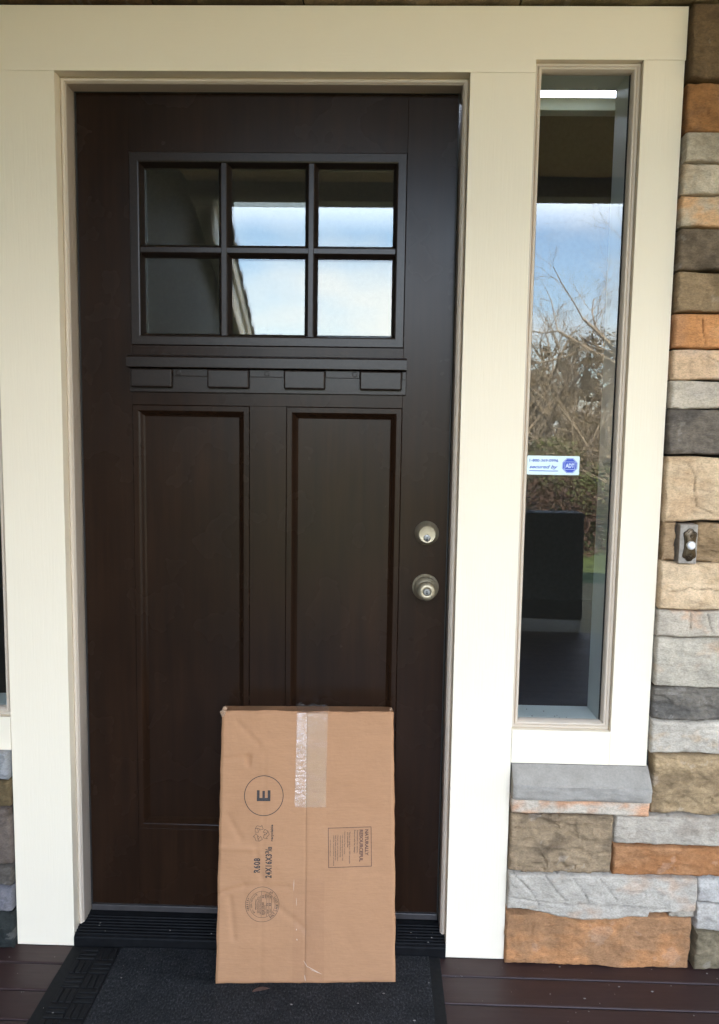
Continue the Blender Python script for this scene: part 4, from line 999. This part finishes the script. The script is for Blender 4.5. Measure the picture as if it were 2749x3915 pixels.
sp = [(3.6, -11.6, 0, 'brown'), (4.9, -12.6, 3, 'brown'), (6.3, -12.2, 0, 'brown'), (2.3, -12.5, 1, 'green'), (7.8, -13, 3, 'brown'), (4.2, -9.6, 1, 'green'), (5.4, -10.4, 2, 'reddish'), (3.3, -9.0, 2, 'reddish'), (.9, -13.5, 3, 'brown'), (-.8, -14, 1, 'green'), (9.4, -13.5, 0, 'brown'), (11.2, -14, 1, 'green'), (3.9, -16, 3, 'brown'), (6.6, -17, 0, 'brown'), (5.1, -15.2, 1, 'green')]
nth = {}
place = {(3.6, -11.6): 'in the middle of the row', (4.9, -12.6): 'right of the middle, the tallest nearby', (6.3, -12.2): 'before the tallest bare tree', (2.3, -12.5): 'left of the brown ones', (7.8, -13): 'to the right of the tallest tree', (4.2, -9.6): 'nearest to the porch', (5.4, -10.4): 'low, in front of the tallest brown one', (3.3, -9.0): 'low, nearest the lawn edge', (.9, -13.5): 'straight across the path', (-.8, -14): 'farthest left', (9.4, -13.5): 'near the right end', (11.2, -14): 'at the far right end', (3.9, -16): 'in the back row on the left', (6.6, -17): 'in the back row on the right', (5.1, -15.2): 'in the middle of the back row'}
for i, (x, y, k, w_) in enumerate(sp):
    t_ = thing('shrub', '%s leafy shrub across the lawn, %s' % (w_, place[(x, y)]), 'shrub', (x, y, -.32), 'shrubs across the lawn'); t_.rotation_euler = (0, 0, i*1.7); s_ = .85+.35*((i*7) % 5)/4; t_.scale = (s_, s_, s_*.9)
    for me in ((SM[k], SB_M) if k != 2 else (SM[k],)):
        o = bpy.data.objects.new(me.name.split('.')[0], me); COL.objects.link(o); o.parent = t_

b = B(); rg = random.Random(77); vs, fs = [], []
for i in range(9000):
    x = rg.uniform(-75, 85); pk = 3.0+1.6*fbm(Vector((x*.05, 1, 5)), 3)+1.5*abs(fbm(Vector((x*.35, 4, 2)), 3))
    hgt = 7.0*(.65+.35*pk/3.2); z = -.3+hgt*rg.uniform(0, 1)**.8
    y = -46+rg.uniform(-4, 4); s_ = rg.uniform(.25, .75)*(1.15-.6*z/hgt)
    a_ = Vector((rg.gauss(0, 1), rg.gauss(0, .6), rg.gauss(0, 1))).normalized(); e_ = a_.orthogonal().normalized(); p = Vector((x, y, z)); k0 = len(vs)
    vs += [p-a_*s_, p+e_*s_*.7, p+a_*s_, p-e_*s_*.7]; fs.append((k0, k0+1, k0+2, k0+3))
b.raw(vs, fs); tag(b.build('distant_trees', 'far_foliage'), 'far dark tree line across the street', 'tree line', None, 'stuff')

def evergreen(seed, H, rx, n_):  # unseen trees added to block low sky light on the upper trim
    rg_ = random.Random(seed); V, F = [], []
    for _ in range(n_):
        t = rg_.random()**.75; z = H*(.06+.94*t); r_ = rx*(1-t)**.8*(.75+.25*math.sin(z*5.5))*rg_.uniform(.25, 1)**.5; a = rg_.uniform(0, 6.283)
        p = Vector((r_*math.cos(a), r_*math.sin(a), z-.25*r_)); d = Vector((math.cos(a), math.sin(a), -.45)).normalized(); e_ = Vector((-math.sin(a), math.cos(a), rg_.uniform(-.4, .4))); s_ = rg_.uniform(.22, .5)
        k0 = len(V); V += [p-d*s_, p+e_*s_*.45, p+d*s_, p-e_*s_*.45]; F.append((k0, k0+1, k0+2, k0+3))
    return mesh_of('crown', (V, F), 'needles')
b = B(); b.lathe([(.24, 0), (.19, -1.5), (.05, -8.5), (.01, -9.0)], (0, 0), 10)
tv = [(v.co.x, v.co.z, -v.co.y) for v in b.bm.verts]; b.bm.verts.index_update(); tf = [[v.index for v in f.verts] for f in b.bm.faces]; b.bm.free()
TRK = mesh_of('trunk', ([Vector(v) for v in tv], tf), 'bark'); EG = [evergreen(41, 10.0, 2.6, 2600), evergreen(42, 9.5, 3.0, 2600)]
for x, y, k, sc_, lab in ((8.6, -13.0, 0, .95, 'nearest the porch of all the evergreens'), (11.5, -15.5, 1, 1.05, 'second from the porch'), (10.8, -9.5, 0, .9, 'standing closest to the house side'), (14.5, -17.5, 0, 1.1, 'in the middle of the right row'),
        (13.5, -11.5, 1, 1.0, 'between the house side and the right row'), (18.5, -20, 1, 1.15, 'at the far right'), (10.0, -6.0, 1, .8, 'low one beside the house'), (13.0, -4.0, 0, 1.0, 'beyond the end of the house'), (3.0, -26, 0, .62, 'small one straight across the street')):
    t_ = thing('shading_evergreen', 'dark conical evergreen added to block low sky light, '+lab, 'tree', (x, y, -.32), 'evergreens added to cut light on the upper trim'); t_.scale = (sc_, sc_, sc_); t_.rotation_euler = (0, 0, x)
    for me in (TRK, EG[k]):
        o = bpy.data.objects.new(me.name.split('.')[0], me); COL.objects.link(o); o.parent = t_
